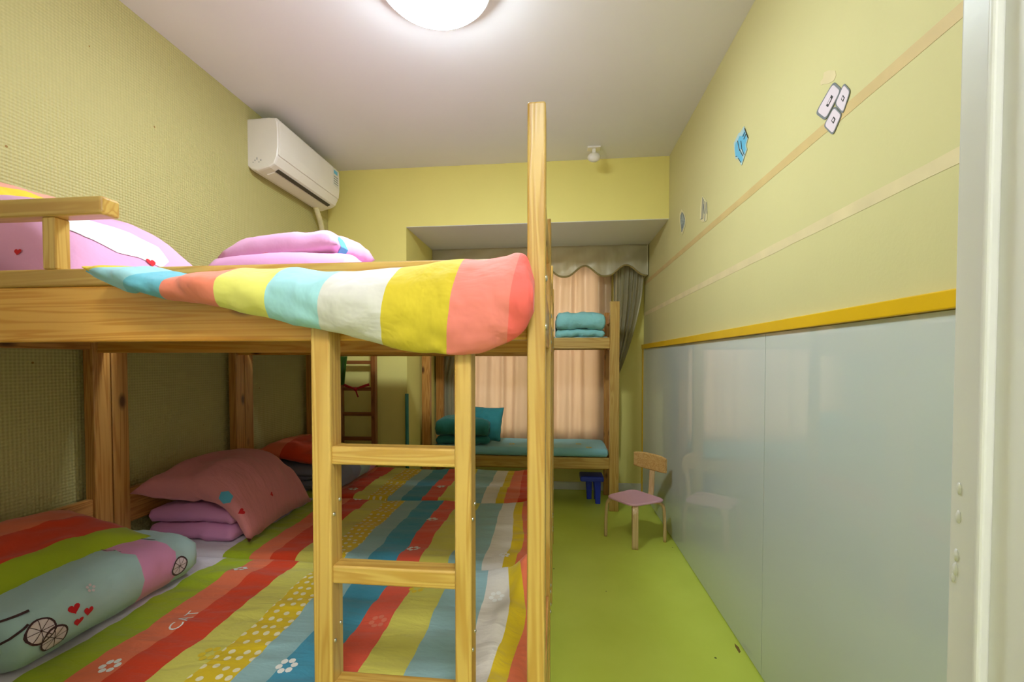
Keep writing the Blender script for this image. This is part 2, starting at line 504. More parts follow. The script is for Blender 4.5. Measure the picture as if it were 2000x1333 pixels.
def decal(name, polys, target, org, u, v, d, mat, eps=0.0015, step=0.012):
    """flat print laid onto a soft surface: polys in metres on the (u,v) plane, dropped along d onto target"""
    tr = bvh_of(target)
    org, u, v, d = Vector(org), Vector(u).normalized(), Vector(v).normalized(), Vector(d).normalized()
    bm = bmesh.new()
    for pts in polys:
        vs = [bm.verts.new((a, b_, 0)) for a, b_ in pts]
        bm.faces.new(vs)
    bmesh.ops.triangulate(bm, faces=bm.faces[:])
    for _ in range(3):
        es = [e for e in bm.edges if e.calc_length() > step]
        if not es: break
        bmesh.ops.subdivide_edges(bm, edges=es, cuts=1)
        bmesh.ops.triangulate(bm, faces=bm.faces[:])
    bad = []
    for vt in bm.verts:
        p = org + u * vt.co.x + v * vt.co.y - d * 0.4
        hit, nrm, _, _ = tr.ray_cast(p, d, 0.9)
        if hit is None: bad.append(vt)
        else: vt.co = hit - d * eps
    if bad: bmesh.ops.delete(bm, geom=bad, context='VERTS')
    if not bm.faces:
        bm.free(); return None
    bm.normal_update()
    for fc in bm.faces:
        if fc.normal.dot(d) > 0: fc.normal_flip()
    return fin(name, bm, mat, target, smooth=True)

def disc2(cx, cy, r, n=16, sx=1.0):
    return [(cx + r * sx * math.cos(2 * math.pi * i / n), cy + r * math.sin(2 * math.pi * i / n)) for i in range(n)]
def ring2(cx, cy, r, t, n=20):
    out = []
    for i in range(n):
        a, b_ = 2 * math.pi * i / n, 2 * math.pi * (i + 1) / n
        out.append([(cx + r * math.cos(a), cy + r * math.sin(a)), (cx + r * math.cos(b_), cy + r * math.sin(b_)),
                    (cx + (r - t) * math.cos(b_), cy + (r - t) * math.sin(b_)), (cx + (r - t) * math.cos(a), cy + (r - t) * math.sin(a))])
    return out
def heart2(cx, cy, s):
    out = []
    for i in range(20):
        t = 2 * math.pi * i / 20
        out.append((cx + s * 16 * math.sin(t) ** 3 / 16, cy + s * (13 * math.cos(t) - 5 * math.cos(2 * t) - 2 * math.cos(3 * t) - math.cos(4 * t)) / 16))
    return out
def flower2(cx, cy, r, n=6):
    return [disc2(cx + r * .62 * math.cos(2 * math.pi * k / n + .3), cy + r * .62 * math.sin(2 * math.pi * k / n + .3), r * .3, 8) for k in range(n)]
def seg2(x0, y0, x1, y1, t):
    dx, dy = x1 - x0, y1 - y0; l = math.hypot(dx, dy); nx, ny = -dy / l * t / 2, dx / l * t / 2
    return [(x0 + nx, y0 + ny), (x1 + nx, y1 + ny), (x1 - nx, y1 - ny), (x0 - nx, y0 - ny)]

# ================================================================== THE ROOM
XL, XR, YF, YB, ZC = -1.78, 0.80, 0.40, 3.30, 2.70
YA = 4.20; XA = -1.1525; ZS = 2.25
def struct(o): return tag(o, kind='structure')
struct(box('floor', -2.0, 1.3, -1.8, 4.4, -0.1, 0.0, M['floor'], bev=0))
struct(box('ceiling', -2.0, 1.3, YF - .15, 4.4, ZC, ZC + 0.1, M['ceil'], bev=0))
struct(box('wall_left', XL - 0.1, XL, YF, YB, 0, ZC, M['walll'], bev=0))
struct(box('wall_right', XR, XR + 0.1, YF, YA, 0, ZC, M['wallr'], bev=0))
bm = bmesh.new()
add_box(bm, XL - .1, XA, YB, YA + .1, 0, ZC)
add_box(bm, XA, XR, YB, YA + .1, ZS + .004, ZC)
struct(fin('wall_back', bm, M['wall']))
WX0, WX1, WZ0, WZ1 = -0.92, 0.40, 0.52, 2.12
bm = bmesh.new()
add_box(bm, XA, WX0, YA, YA + .1, 0, ZS); add_box(bm, WX1, XR + .1, YA, YA + .1, 0, ZS)
add_box(bm, WX0, WX1, YA, YA + .1, 0, WZ0); add_box(bm, WX0, WX1, YA, YA + .1, WZ1, ZS)
struct(fin('wall_window_side', bm, M['wall']))
wn = bpy.data.objects.new('window_1', None); COL.objects.link(wn); wn.location = ((WX0 + WX1) / 2, YA + .06, WZ0); struct(wn)
wm = (WX0 + WX1) / 2
for (a_, b_, c_, d_) in ((WX0, WX0 + .05, WZ0, WZ1), (WX1 - .05, WX1, WZ0, WZ1), (wm - .03, wm + .03, WZ0, WZ1), (WX0, WX1, WZ0, WZ0 + .05), (WX0, WX1, WZ1 - .05, WZ1)):
    box('window_frame', a_, b_, YA + .04, YA + .085, c_, d_, M['base'], wn, .003)
for (a_, b_) in ((WX0 + .045, wm - .028), (wm + .028, WX1 - .045)):
    box('pane', a_, b_, YA + .06, YA + .065, WZ0 + .045, WZ1 - .045, M['pane'], wn, 0)
struct(box('trim_3', XA, XR, YB + .002, YA, ZS, ZS + .004, M['soffit'], bev=0))
bm = bmesh.new()
DXL, DXR, DZ = -0.64, 0.345, 2.08
add_box(bm, XL - .1, DXL, YF - .15, YF, 0, ZC)
add_box(bm, DXR, XR + .1, YF - .15, YF, 0, ZC)
add_box(bm, DXL, DXR, YF - .15, YF, DZ, ZC)
struct(fin('wall_front', bm, M['hall']))
# hall outside the door, where the photographer stands
struct(box('wall_hall_left', -1.7, -1.6, -1.7, YF - .15, 0, ZC, M['hall'], bev=0))
struct(box('wall_hall_right', 1.1, 1.2, -1.7, YF - .15, 0, ZC, M['hall'], bev=0))
struct(box('wall_hall_end', -1.7, 1.2, -1.8, -1.7, 0, ZC, M['hall'], bev=0))
struct(box('ceiling_hall', -1.7, 1.2, -1.8, YF - .15, ZC, ZC + .1, M['hall'], bev=0))
# door frame
df = bpy.data.objects.new('door_1', None); COL.objects.link(df); df.location = (DXR, 0.33, 0); struct(df)
jx = 0.33
jY0, jS0, jS1, jY1 = 0.25, atX(1950, 600, jx).y, atX(1912, 600, jx - .008).y, atX(1864, 600, jx).y
box('jamb', jx, DXR, jY0, jY1, 0, DZ, M['white'], df, .002)
box('door_stop', jx - .008, jx + .001, jS0, jS1, 0, DZ, M['white'], df, .0025, 3)
box('jamb', DXL, DXL + .015, jY0, jY1, 0, DZ, M['white'], df, .002)
box('head_jamb', DXL, DXR, jY0, jY1, DZ - .015, DZ, M['white'], df, .002)
for (px, py, r) in ((1874, 955, .0026), (1872, 1010, .0028), (1868, 1085, .0028), (1866, 1112, .003), (1862, 1128, .0022)):
    c = atX(px, py, jx)
    bm = bmesh.new()
    bmesh.ops.create_uvsphere(bm, u_segments=12, v_segments=8, radius=1)
    for v in bm.verts:
        k = 1 + .25 * noise.noise(v.co * 2 + Vector((px, 0, 0)))
        v.co = Vector((v.co.x * .0014 * k, v.co.y * r * .8 * k, v.co.z * r * 1.9 * k)) + c
    o = fin('paint_blob', bm, M['white'], df, True); o['label'] = 'raised white paint blob at the lock height'

struct(box('baseboard_back', XA, XR - .012, YA - .014, YA, 0, .075, M['base'], bev=.003))
struct(box('trim_1', XR - .024, XR, YF, YA - .02, 1.335, 1.374, M['trim'], bev=.003))
struct(box('trim_2', XR - .018, XR, YA - .045, YA - .02, 0, 1.335, M['trim'], bev=.003))
seamY = atX(1492, 900, XR - .01).y
for (y0, y1, lab) in ((seamY + .0015, YA - .046, 'far glossy grey-green glass wall panel, behind the small chair'),
                      (YF + .01, seamY - .0015, 'near glossy grey-green glass wall panel beside the white door frame')):
    o = box('glass_wall_panel', XR - .010, XR - .001, y0, y1, .006, 1.334, M['glass'], None, .001, 1)
    tag(o, lab, 'wall panel', 'glass panels along the right wall')

# tape strips on the right wall
for (p0, p1, wd, mt, lab) in (((1866, 31), (1275, 541), .033, 'tape', 'upper tan tape strip running along the right wall, passing behind the pink sticker'),
                              ((1866, 308), (1275, 606), .033, 'tape2', 'lower pale tape strip on the right wall, just above the yellow trim')):
    a, c = atX(*p0, XR), atX(*p1, XR)
    a.y = YF + .02; c.y = YA - .03
    zz = (a.z + c.z) / 2
    bm = bmesh.new(); n = 60; rows = []
    for i in range(n + 1):
        y = a.y + (c.y - a.y) * i / n
        z = a.z + (c.z - a.z) * i / n
        h = wd / 2 * (1 + .12 * noise.noise(Vector((y * 6, wd * 90, p0[1]))))
        rows.append([bm.verts.new((XR - .0002, y, z - h)), bm.verts.new((XR - .0008, y, z - h)), bm.verts.new((XR - .0008, y, z + h)), bm.verts.new((XR - .0002, y, z + h))])
    grid_faces(bm, rows)
    bmesh.ops.recalc_face_normals(bm, faces=bm.faces)
    tag(fin('tape_strip', bm, M[mt]), lab, 'tape', 'tape strips on the right wall')

# ------------------------------------------------------------------ ceiling lamp
LC = Vector((-0.465, 1.67, ZC)); LR = 0.205
lamp = empty('ceiling_lamp', LC, 'round white glowing ceiling lamp in the middle of the room', 'lamp')
bm = bmesh.new(); prof = [(LR + .008, 0), (LR + .008, -.050), (LR + .002, -.054), (LR - .006, -.050), (LR - .01, 0)]
rows = []
for i in range(49):
    a = 2 * math.pi * i / 48
    rows.append([bm.verts.new(LC + Vector((r * math.cos(a), r * math.sin(a), z))) for r, z in prof])
grid_faces(bm, rows); bmesh.ops.remove_doubles(bm, verts=bm.verts, dist=1e-5); bmesh.ops.recalc_face_normals(bm, faces=bm.faces)
fin('lamp_base', bm, M['lampring'], lamp, True)
bm = bmesh.new(); rows = []
pr = [(LR - .006, -.040), (LR - .006, -.050)] + [((LR - .006) * math.cos(t) ** .6, -.052 - .048 * math.sin(t)) for t in [math.pi / 2 * k / 8 for k in range(1, 8)]] + [(.002, -.100)]
for i in range(49):
    a = 2 * math.pi * i / 48
    rows.append([bm.verts.new(LC + Vector((r * math.cos(a), r * math.sin(a), z))) for r, z in pr])
grid_faces(bm, rows); bmesh.ops.remove_doubles(bm, verts=bm.verts, dist=1e-5); bmesh.ops.recalc_face_normals(bm, faces=bm.faces)
fin('diffuser', bm, M['lamp'], lamp, True)
# unseen lamp added behind the photographer to light the bunk fronts through the doorway
HC = Vector((0.25, -0.75, ZC))
hl = empty('ceiling_lamp', HC, 'unseen round fill lamp added on the hall ceiling outside the door', 'lamp')
bm = bmesh.new()
bmesh.ops.create_cone(bm, cap_ends=True, segments=40, radius1=.26, radius2=.28, depth=.07, matrix=Matrix.Translation(HC + Vector((0, 0, -.045))))
fin('diffuser', bm, M['hall_fill'], hl)

# ------------------------------------------------------------------ ceiling detector
c = atY(1160, 283, 3.12); c.z = ZC
det = empty('motion_detector', c, 'small white detector fixed to the ceiling near the beam', 'detector')
box('mount_plate', c.x - .045, c.x + .045, c.y - .03, c.y + .03, ZC - .012, ZC, M['acw'], det, .003)
box('bracket', c.x - .012, c.x + .012, c.y - .012, c.y + .012, ZC - .05, ZC - .01, M['acw'], det, .003)
bm = bmesh.new(); bmesh.ops.create_uvsphere(bm, u_segments=20, v_segments=12, radius=1)
for v in bm.verts: v.co = Vector((v.co.x * .045, v.co.y * .026, v.co.z * .032)) + Vector((c.x, c.y - .012, ZC - .072))
fin('detector_body', bm, M['acw'], det, True)

# ------------------------------------------------------------------ air conditioner
y0, y1 = 2.405, 3.115
ac = empty('air_conditioner', ((XL + .09), (y0 + y1) / 2, 2.33), 'white wall-mounted air conditioner high on the left wall', 'air conditioner')
D = .185
prof = [(0, 2.625), (.13, 2.628), (.168, 2.622), (.182, 2.605), (D, 2.56), (D, 2.46), (.178, 2.40), (.16, 2.362), (.13, 2.345), (.05, 2.325), (.02, 2.333), (0, 2.35)]
def ac_part(name, prof, ya, yb, mat, par=ac, rnd=0.0):
    bm = bmesh.new(); cx = sum(p[0] for p in prof) / len(prof); cz = sum(p[1] for p in prof) / len(prof)
    ys = [ya, ya + .004, ya + .014, yb - .014, yb - .004, yb]; ks = [.93, .98, 1, 1, .98, .93]
    if not rnd: ys, ks = [ya, yb], [1, 1]
    rows = [[bm.verts.new((XL + cx + (p[0] - cx) * k if p[0] > .03 else XL + p[0], y, cz + (p[1] - cz) * k)) for p in prof] for y, k in zip(ys, ks)]
    grid_faces(bm, rows, True); bm.faces.new(rows[0]); bm.faces.new(rows[-1])
    bmesh.ops.recalc_face_normals(bm, faces=bm.faces)
    return fin(name, bm, mat, par)
ac_part('body', prof, y0, y1, M['acw'], rnd=1)
ac_part('front_panel', [(.125, 2.629), (.172, 2.626), (.19, 2.606), (.193, 2.56), (.193, 2.46), (.187, 2.41), (.17, 2.41), (.15, 2.5)], y0 + .006, y1 - .006, M['acw'], rnd=1)
ac_part('air_slot', [(.125, 2.348), (.145, 2.356), (.150, 2.350), (.128, 2.340)], y0 + .06, y1 - .06, M['acd'])
ac_part('louver', [(.07, 2.334), (.118, 2.345), (.121, 2.339), (.075, 2.326)], y0 + .065, y1 - .065, M['acw'])
# energy sticker (plain print) on the far end of the front
o = box('sticker', XL + .1925, XL + .1945, y1 - .10, y1 - .02, 2.48, 2.60, M['base'], ac, 0)
box('sticker_band', XL + .194, XL + .1955, y1 - .09, y1 - .04, 2.565, 2.59, M['stk_bl'], o, 0)
for k in range(4): box('sticker_line', XL + .194, XL + .1955, y1 - .09, y1 - .03, 2.495 + k * .016, 2.5 + k * .016, M['grey'], o, 0)
for k in range(5):
    box('pin_mark', XL + .03 + .012 * k, XL + .034 + .012 * k, y0 - .001, y0 + .01, 2.372 + .008 * (k % 3), 2.377 + .012 * (k % 3), M['grey'], ac, 0)
# conduit
bm = bmesh.new()
pts = [(XL + .05, 3.03, 2.34), (XL + .05, 3.06, 2.30), (XL + .04, 3.12, 2.24), (XL + .03, 3.17, 2.14), (XL + .028, 3.2, 2.0), (XL + .028, 3.22, 1.8), (XL + .028, 3.225, 1.45)]
path = cat(pts, 50)
sweep(bm, path, circ(.019, 12), up=Vector((1, 0, 0)), scale=[1 + .07 * math.sin(i * 2.2) for i in range(50)])
tag(fin('drain_pipe', bm, M['pipe'], None, True), 'cream tape-wrapped pipe dropping from the air conditioner into the corner', 'pipe')

# ================================================================== STICKERS on the right wall
XS = XR - .0017
def wallpoly(bm, pts, x, th=.001):
    prism(bm, [(p[0], p[1]) for p in pts], lambda a, b_: atX(a, b_, x), Vector((-th, 0, 0)))
def wall_sticker(label, layers):
    ps = [atX(px, py, XS) for px, py in layers[0][1]]
    base = Vector((XS, sum(p.y for p in ps) / len(ps), min(p.z for p in ps)))
    e = empty('wall_sticker', base, label, 'sticker', 'lettering stickers on the right wall')
    for k, (nm, pts, mt) in enumerate(layers):
        bm = bmesh.new()
        x = XS - .0006 * (0 if nm == 'backing' else (1 if nm == 'letter' else 2))
        wallpoly(bm, pts, x)
        fin(nm, bm, M[mt], e)
    return e
def cr2(u, v): return (1560 + u * .1275, 120 + v * .1275)
def rq(q, r=.2, n=4):
    """rounded quad"""
    out = []
    for i in range(4):
        p, a, b_ = Vector(q[i]), Vector(q[i - 1]), Vector(q[(i + 1) % 4])
        s, e = p.lerp(a, r), p.lerp(b_, r)
        for k in range(n + 1):
            t = k / n
            out.append(tuple((1 - t) ** 2 * s + 2 * t * (1 - t) * p + t * t * e))
    return out
def shrink(q, k):
    c = Vector((sum(p[0] for p in q) / len(q), sum(p[1] for p in q) / len(q)))
    return [tuple(c + (Vector(p) - c) * k) for p in q]
qs = [[(535, 312), (660, 430), (412, 905), (262, 790)], [(695, 335), (795, 450), (680, 805), (555, 660)], [(545, 685), (665, 810), (525, 1130), (385, 990)]]
hs = [[(505, 515), (530, 540), (450, 700), (422, 680)], [(682, 515), (708, 555), (682, 620), (652, 580)], [(540, 845), (566, 885), (535, 955), (502, 910)]]
lay = []
for q in qs: lay.append(('backing', [cr2(*p) for p in rq(shrink(q, 1.03))], 'stk_out'))
for q in qs: lay.append(('letter', [cr2(*p) for p in rq(shrink(q, .88))], 'stk_pk'))
for h in hs: lay.append(('line', [cr2(*p) for p in h], 'black'))
for h in hs: lay.append(('line', [cr2(*p) for p in shrink(h, .55)], 'stk_pk'))
# inner white of the boxes sits one layer higher
e = wall_sticker('large pale pink three-box lettering sticker tilted on the upper tape strip', lay)
ch = [c for c in e.children if c.name.startswith('line')]
for c_ in ch[3:]: c_.location.x -= .0006

def cr3(u, v): return (1300 + u * .1876, 230 + v * .1876)
out_b = [(818, 88), (860, 210), (838, 290), (850, 330), (820, 410), (812, 440), (792, 497), (752, 425), (730, 430), (716, 330), (712, 265), (738, 212), (760, 165), (782, 150)]
f1 = [(738, 250), (752, 262), (758, 330), (772, 352), (800, 395), (806, 430), (786, 470), (756, 412), (730, 405), (724, 320), (728, 275)]
f2 = [(770, 192), (800, 190), (822, 130), (848, 215), (830, 280), (836, 330), (818, 385), (795, 320), (776, 330), (760, 300), (752, 240)]
lay = [('backing', [cr3(*p) for p in out_b], 'stk_pb'), ('letter', [cr3(*p) for p in f1], 'stk_bl'), ('letter', [cr3(*p) for p in f2], 'stk_bl')]
for s in ((750, 240, 772, 345), (770, 330, 806, 400), (785, 240, 795, 320), (822, 110, 858, 212), (730, 405, 746, 400), (756, 420, 786, 468), (792, 320, 820, 388), (805, 200, 826, 150), (815, 225, 838, 170)):
    lay.append(('line', [cr3(*p) for p in seg2(*s, 6)], 'black'))
wall_sticker('sky-blue lettering sticker on the right wall between the pink one and the far pair', lay)
out_c = [(385, 815), (415, 850), (432, 880), (438, 960), (430, 1070), (412, 1085), (380, 1085), (358, 1055), (362, 940), (372, 850)]
lay = [('backing', [cr3(*p) for p in out_c], 'stk_cr')]
for s in ((385, 830, 376, 1060), (396, 850, 388, 1050), (408, 870, 416, 960), (416, 960, 406, 1075), (398, 900, 402, 1000), (360, 1060, 385, 1050), (424, 880, 430, 1000)):
    lay.append(('line', [cr3(*p) for p in seg2(*s, 5)], 'stk_out'))
wall_sticker('cream outlined lettering sticker, second from the window, on the right wall', lay)
out_d = [(168, 950), (198, 990), (214, 1060), (205, 1130), (175, 1222), (158, 1180), (146, 1080), (146, 1000)]
lay = [('backing', [cr3(*p) for p in out_d], 'stk_cr'), ('letter', [cr3(*p) for p in shrink(out_d, .74)], 'stk_gr')]
for s in ((170, 985, 160, 1060), (178, 990, 198, 1060), (160, 1075, 196, 1080), (170, 1110, 168, 1190), (186, 1090, 176, 1150)):
    lay.append(('line', [cr3(*p) for p in seg2(*s, 6)], 'stk_out'))
wall_sticker('small grey diamond-like lettering sticker nearest the window on the right wall', lay)
# peeled paint patch above the pink sticker
bm = bmesh.new()
wallpoly(bm, [cr2(*p) for p in [(390, 165), (470, 135), (560, 140), (575, 210), (545, 290), (500, 320), (440, 345), (375, 350), (340, 370), (335, 310), (375, 260)]], XR - .0003, .0006)
tag(fin('peeled_patch', bm, M['tape2']), 'pale peeled patch on the wall above the pink sticker', 'patch')

# ================================================================== BUNK BEDS
BW = 0.73            # bunk pitch in depth
PX0, PX1 = -0.0546, -0.0213      # right posts
LX0, LX1 = -1.755, -1.712        # left posts
PD = 0.065
RB, RT = 1.271, 1.425            # upper rail
def bunk(Y0, label, first):
    g = 'wooden bunk beds standing in a row along the left wall'
    e = empty('bunk_bed', (-0.9, Y0 + BW / 2, 0), label, 'bunk bed', g)
    Y1 = Y0 + BW - .004
    for (ya, yb) in ((Y0, Y0 + PD), (Y1 - PD, Y1)):
        p = box('post', PX0, PX1, ya, yb, 0, 1.70, M['pineZ'], e, .004, 3)
        for zz in (1.385, 1.295, .43, .36):
            bm = bmesh.new(); bmesh.ops.create_uvsphere(bm, u_segments=10, v_segments=6, radius=1)
            for v in bm.verts: v.co = Vector((v.co.x * .004, v.co.y * .0065, v.co.z * .0065)) + Vector((PX1, ya + .02 if ya == Y0 else yb - .02, zz))
            fin('bolt', bm, M['steel'], p, True)
        box('post', LX0, LX1, ya, yb, 0, 1.44, M['pineZk'], e, .004, 3)
    ry = Y0 + .028
    # upper long rails: board plus cap strip
    box('rail', LX1, PX0, ry, ry + .026, RB, RB + .117, M['pineXo'], e, .004)
    box('rail_cap', LX1, PX0, ry - .004, ry + .03, RB + .117, RT, M['pineX'], e, .005, 3)
    box('rail', LX1, PX0, Y1 - .05, Y1 - .024, RB - .012, RB + .12, M['pineXo'], e, .004)
    # end rails
    for (xa, xb) in ((PX0 + .006, PX1 - .004), (LX0 + .004, LX1 - .006)):
        box('end_rail', xa, xb, Y0 + PD, Y1 - PD, RB, RB + .12, M['pineYo'], e, .004)
        box('end_rail', xa, xb, Y0 + PD, Y1 - PD, .33, .44, M['pineYo'], e, .004)
    box('end_guard', PX0 + .008, PX1 - .006, Y0 + PD, Y1 - PD, 1.55, 1.62, M['pineY'], e, .004)
    box('headboard', LX0 + .004, LX1 - .01, Y0 + PD, Y1 - PD, .575, .712, M['pineYo'], e, .004)
    # lower rails and slats
    for ya in (ry, Y1 - .05):
        box('rail', LX1, PX0, ya, ya + .026, .33, .44, M['pineXo'], e, .004)
    for k in range(9):
        xx = -1.66 + k * .18
        box('slat', xx, xx + .09, ry + .026, Y1 - .05, RB + .03, RB + .045, M['pineY'], e, .002, 1)
        box('slat', xx, xx + .09, ry + .004, Y1 - .028, .4405, .452, M['pineY'], e, .002, 1)
    if first:
        # guard at the head end
        gy = ry
        gp0, gp1 = atY(84, 480, gy).x, atY(110, 480, gy).x
        zt = atY(100, 388, gy).z; zb = atY(100, 424, gy).z
        box('guard_post', gp0, gp1, gy - .002, gy + .028, RT, zb, M['pineZ'], e, .003)
        xe = atY(206, 400, gy).x
        box('guard_rail', LX1 - .02, xe, gy - .008, gy + .032, zb, zt, M['pineX'], e, .006, 3)
        # ladder on the front rail
        sy0, sy1 = ry - .046, ry
        xs = [(atY(607, 800, sy0).x, atY(644, 800, sy0).x), (atY(887, 800, sy0).x, atY(920, 800, sy0).x)]
        for xa, xb in xs:
            s = box('ladder_stile', xa, xb, sy0, sy1, 0, 1.33, M['pineZ'], e, .004, 3)
            for zz in (1.045, 1.035 - .236):
                for dy in (.012, .034):
                    bm = bmesh.new(); bmesh.ops.create_uvsphere(bm, u_segments=10, v_segments=6, radius=1)
                    for v in bm.verts: v.co = Vector((v.co.x * .003, v.co.y * .004, v.co.z * .004)) + Vector((xb, sy0 + dy, zz - .12 + dy))
                    fin('screw', bm, M['steel'], s, True)
        for k in range(5):
            zt_ = atY(760, 875, sy0 + .006).z - k * .229
            if zt_ < .1: break
            box('ladder_rung', xs[0][1] - .002, xs[1][0] + .002, sy0 + .006, sy1 - .004, zt_ - .035, zt_, M['pineX'], e, .004, 3)
    return e
YB0 = 0.805
B1 = bunk(YB0, 'wooden bunk bed nearest the door, with ladder and draped striped quilt', True)
B2 = bunk(YB0 + BW, 'middle wooden bunk bed of the row, holding the pink lower pillow', False)
B3 = bunk(YB0 + 2 * BW, 'farthest wooden bunk bed of the row, next to the back wall', False)

# ------------------------------------------------------------------ mattresses
MT = 0.485
def bunch(x, y, k):
    """rumpled cloth at the foot end of the sheets"""
    f = max(0.0, min(1.0, (x + .26) / .16))
    h = 0.0
    if k == 0:
        h += f * (.065 * math.exp(-((y - 1.47) / .06) ** 2) + .028 * math.exp(-((x + .13 + .04 * math.sin(y * 7)) / .03) ** 2) + .014 * noise.noise(Vector((x * 22, y * 12, 1))))
    elif k == 1:
        h += f * (.045 * math.exp(-((y - 2.2) / .07) ** 2) + .012 * noise.noise(Vector((x * 18, y * 14, 4))))
    else:
        h += f * (.03 * math.exp(-((y - 2.92) / .08) ** 2) + .012 * noise.noise(Vector((x * 18, y * 14, 9))))
    return h
def mattress(Y0, off, k, label):
    x0, x1 = LX1 + .005, PX0 - .004
    y0, y1 = Y0 + .03, Y0 + BW + .026
    if k == 2: y1 = Y0 + BW - .03
    nx, ny = 150, 64
    bm = bmesh.new(); rows = []
    for i in range(nx + 1):
        u = i / nx; x = x0 + (x1 - x0) * u; row = []
        for j in range(ny + 1):
            v = j / ny; y = y0 + (y1 - y0) * v
            ex = min(u, 1 - u) * (x1 - x0); ey = min(v, 1 - v) * (y1 - y0)
            r = .045; dz = 0
            for e_ in (ex, ey):
                if e_ < r: dz -= .035 * (1 - math.sqrt(max(0, 1 - ((r - e_) / r) ** 2)))
            wr = .011 * fbm(x * 3.2, y * 9 + k * 5, k) + .004 * math.sin((y * 38 + 6 * noise.noise(Vector((x * 4, y * 3, k))))) * max(0, noise.noise(Vector((x * 2.2, y * 2.2, k + 3))))
            row.append(bm.verts.new((x, y, MT + dz + wr + bunch(x, y, k))))
        rows.append(row)
    grid_faces(bm, rows)
    # skirt and underside
    loop = [rows[i][0] for i in range(nx + 1)] + [rows[nx][j] for j in range(1, ny + 1)] + [rows[i][ny] for i in range(nx - 1, -1, -1)] + [rows[0][j] for j in range(ny - 1, 0, -1)]
    low = [bm.verts.new((v.co.x, v.co.y, .4525)) for v in loop]
    n = len(loop)
    for i in range(n): bm.faces.new((loop[i], loop[(i + 1) % n], low[(i + 1) % n], low[i]))
    bm.faces.new(low)
    bmesh.ops.recalc_face_normals(bm, faces=bm.faces)
    def uvf(v):
        d = .02 * noise.noise(Vector((v.co.x * 3, v.co.y * 5, k * 7)))
        sw = .018 * max(0, min(1, (v.co.x + .3) / .2)) * math.sin(v.co.y * 9 + k)
        return (v.co.x + d * .5 + sw, v.co.y)
    uvset(bm, uvf)
    return tag(fin('mattress', bm, sheet_mat('striped_sheet_%d' % k, off), None, True), label, 'mattress', 'striped lower mattresses')
ma1 = mattress(YB0, 0.0, 0, 'lower mattress with printed stripes behind the ladder, nearest the door')
ma2 = mattress(YB0 + BW, -.043, 1, 'middle striped lower mattress, under the pink pillow')
ma3 = mattress(YB0 + 2 * BW, -.17, 2, 'farthest striped lower mattress, toward the back wall')
for k, Y0 in enumerate((YB0, YB0 + BW, YB0 + 2 * BW)):
    bm = bmesh.new(); add_box(bm, LX1 + .005, PX0 - .004, Y0 + .058, Y0 + BW - .058, RB + .046, 1.405, .025, 3)
    o = fin('mattress', bm, cloth('upper_mattress_%d' % k, (222, 190, 196)), None, True)
    tag(o, ['thin mattress on the top bunk nearest the door', 'thin mattress on the middle top bunk', 'thin mattress on the farthest top bunk'][k], 'mattress', 'upper mattresses')

DN = (0, 0, -1)
# printed word and flowers on the sheets
fc = bpy.data.curves.new('print_text', 'FONT'); fc.body = 'CAT'; fc.size = .05; fc.resolution_u = 3; fc.space_character = 1.15
fo = bpy.data.objects.new('print_text', fc); COL.objects.link(fo)
dg = bpy.context.evaluated_depsgraph_get()
tm = bpy.data.meshes.new_from_object(fo.evaluated_get(dg))
bpy.data.objects.remove(fo)
def text_decal(target, org, u, v, s=1.0):
    polys = [[(tm.vertices[i].co.x * s, tm.vertices[i].co.y * s) for i in p.vertices] for p in tm.polygons]
    return decal('printed_word', polys, target, org, u, v, DN, M['printw'])
p = atZ(346, 1231, MT)
o = text_decal(ma1, p, (-.15, 1, 0), (-1, -.15, 0), .95)
if o: o['label'] = 'white printed word CAT'
for (tg, px, py, r, mt) in ((ma1, 560, 1303, .028, 'printw'), (ma1, 738, 1212, .028, 'printsal'), (ma1, 410, 1278, .03, 'printy'), (ma2, 808, 1072, .03, 'printw'), (ma2, 700, 975, .03, 'printw'),
                            (ma2, 560, 1112, .028, 'printw'), (ma1, 215, 1303, .026, 'printw'), (ma2, 844, 1015, .03, 'printw'), (ma3, 862, 952, .03, 'printw'), (ma2, 985, 1085, .024, 'printw'),
                            (ma1, 970, 1165, .028, 'printw'), (ma1, 815, 1153, .03, 'printy'), (ma1, 470, 1115, .026, 'printw'), (ma3, 690, 955, .03, 'printw')):
    p = atZ(px, py, MT)
    decal('printed_flower', flower2(0, 0, r), tg, p, (1, 0, 0), (0, 1, 0), DN, M[mt])

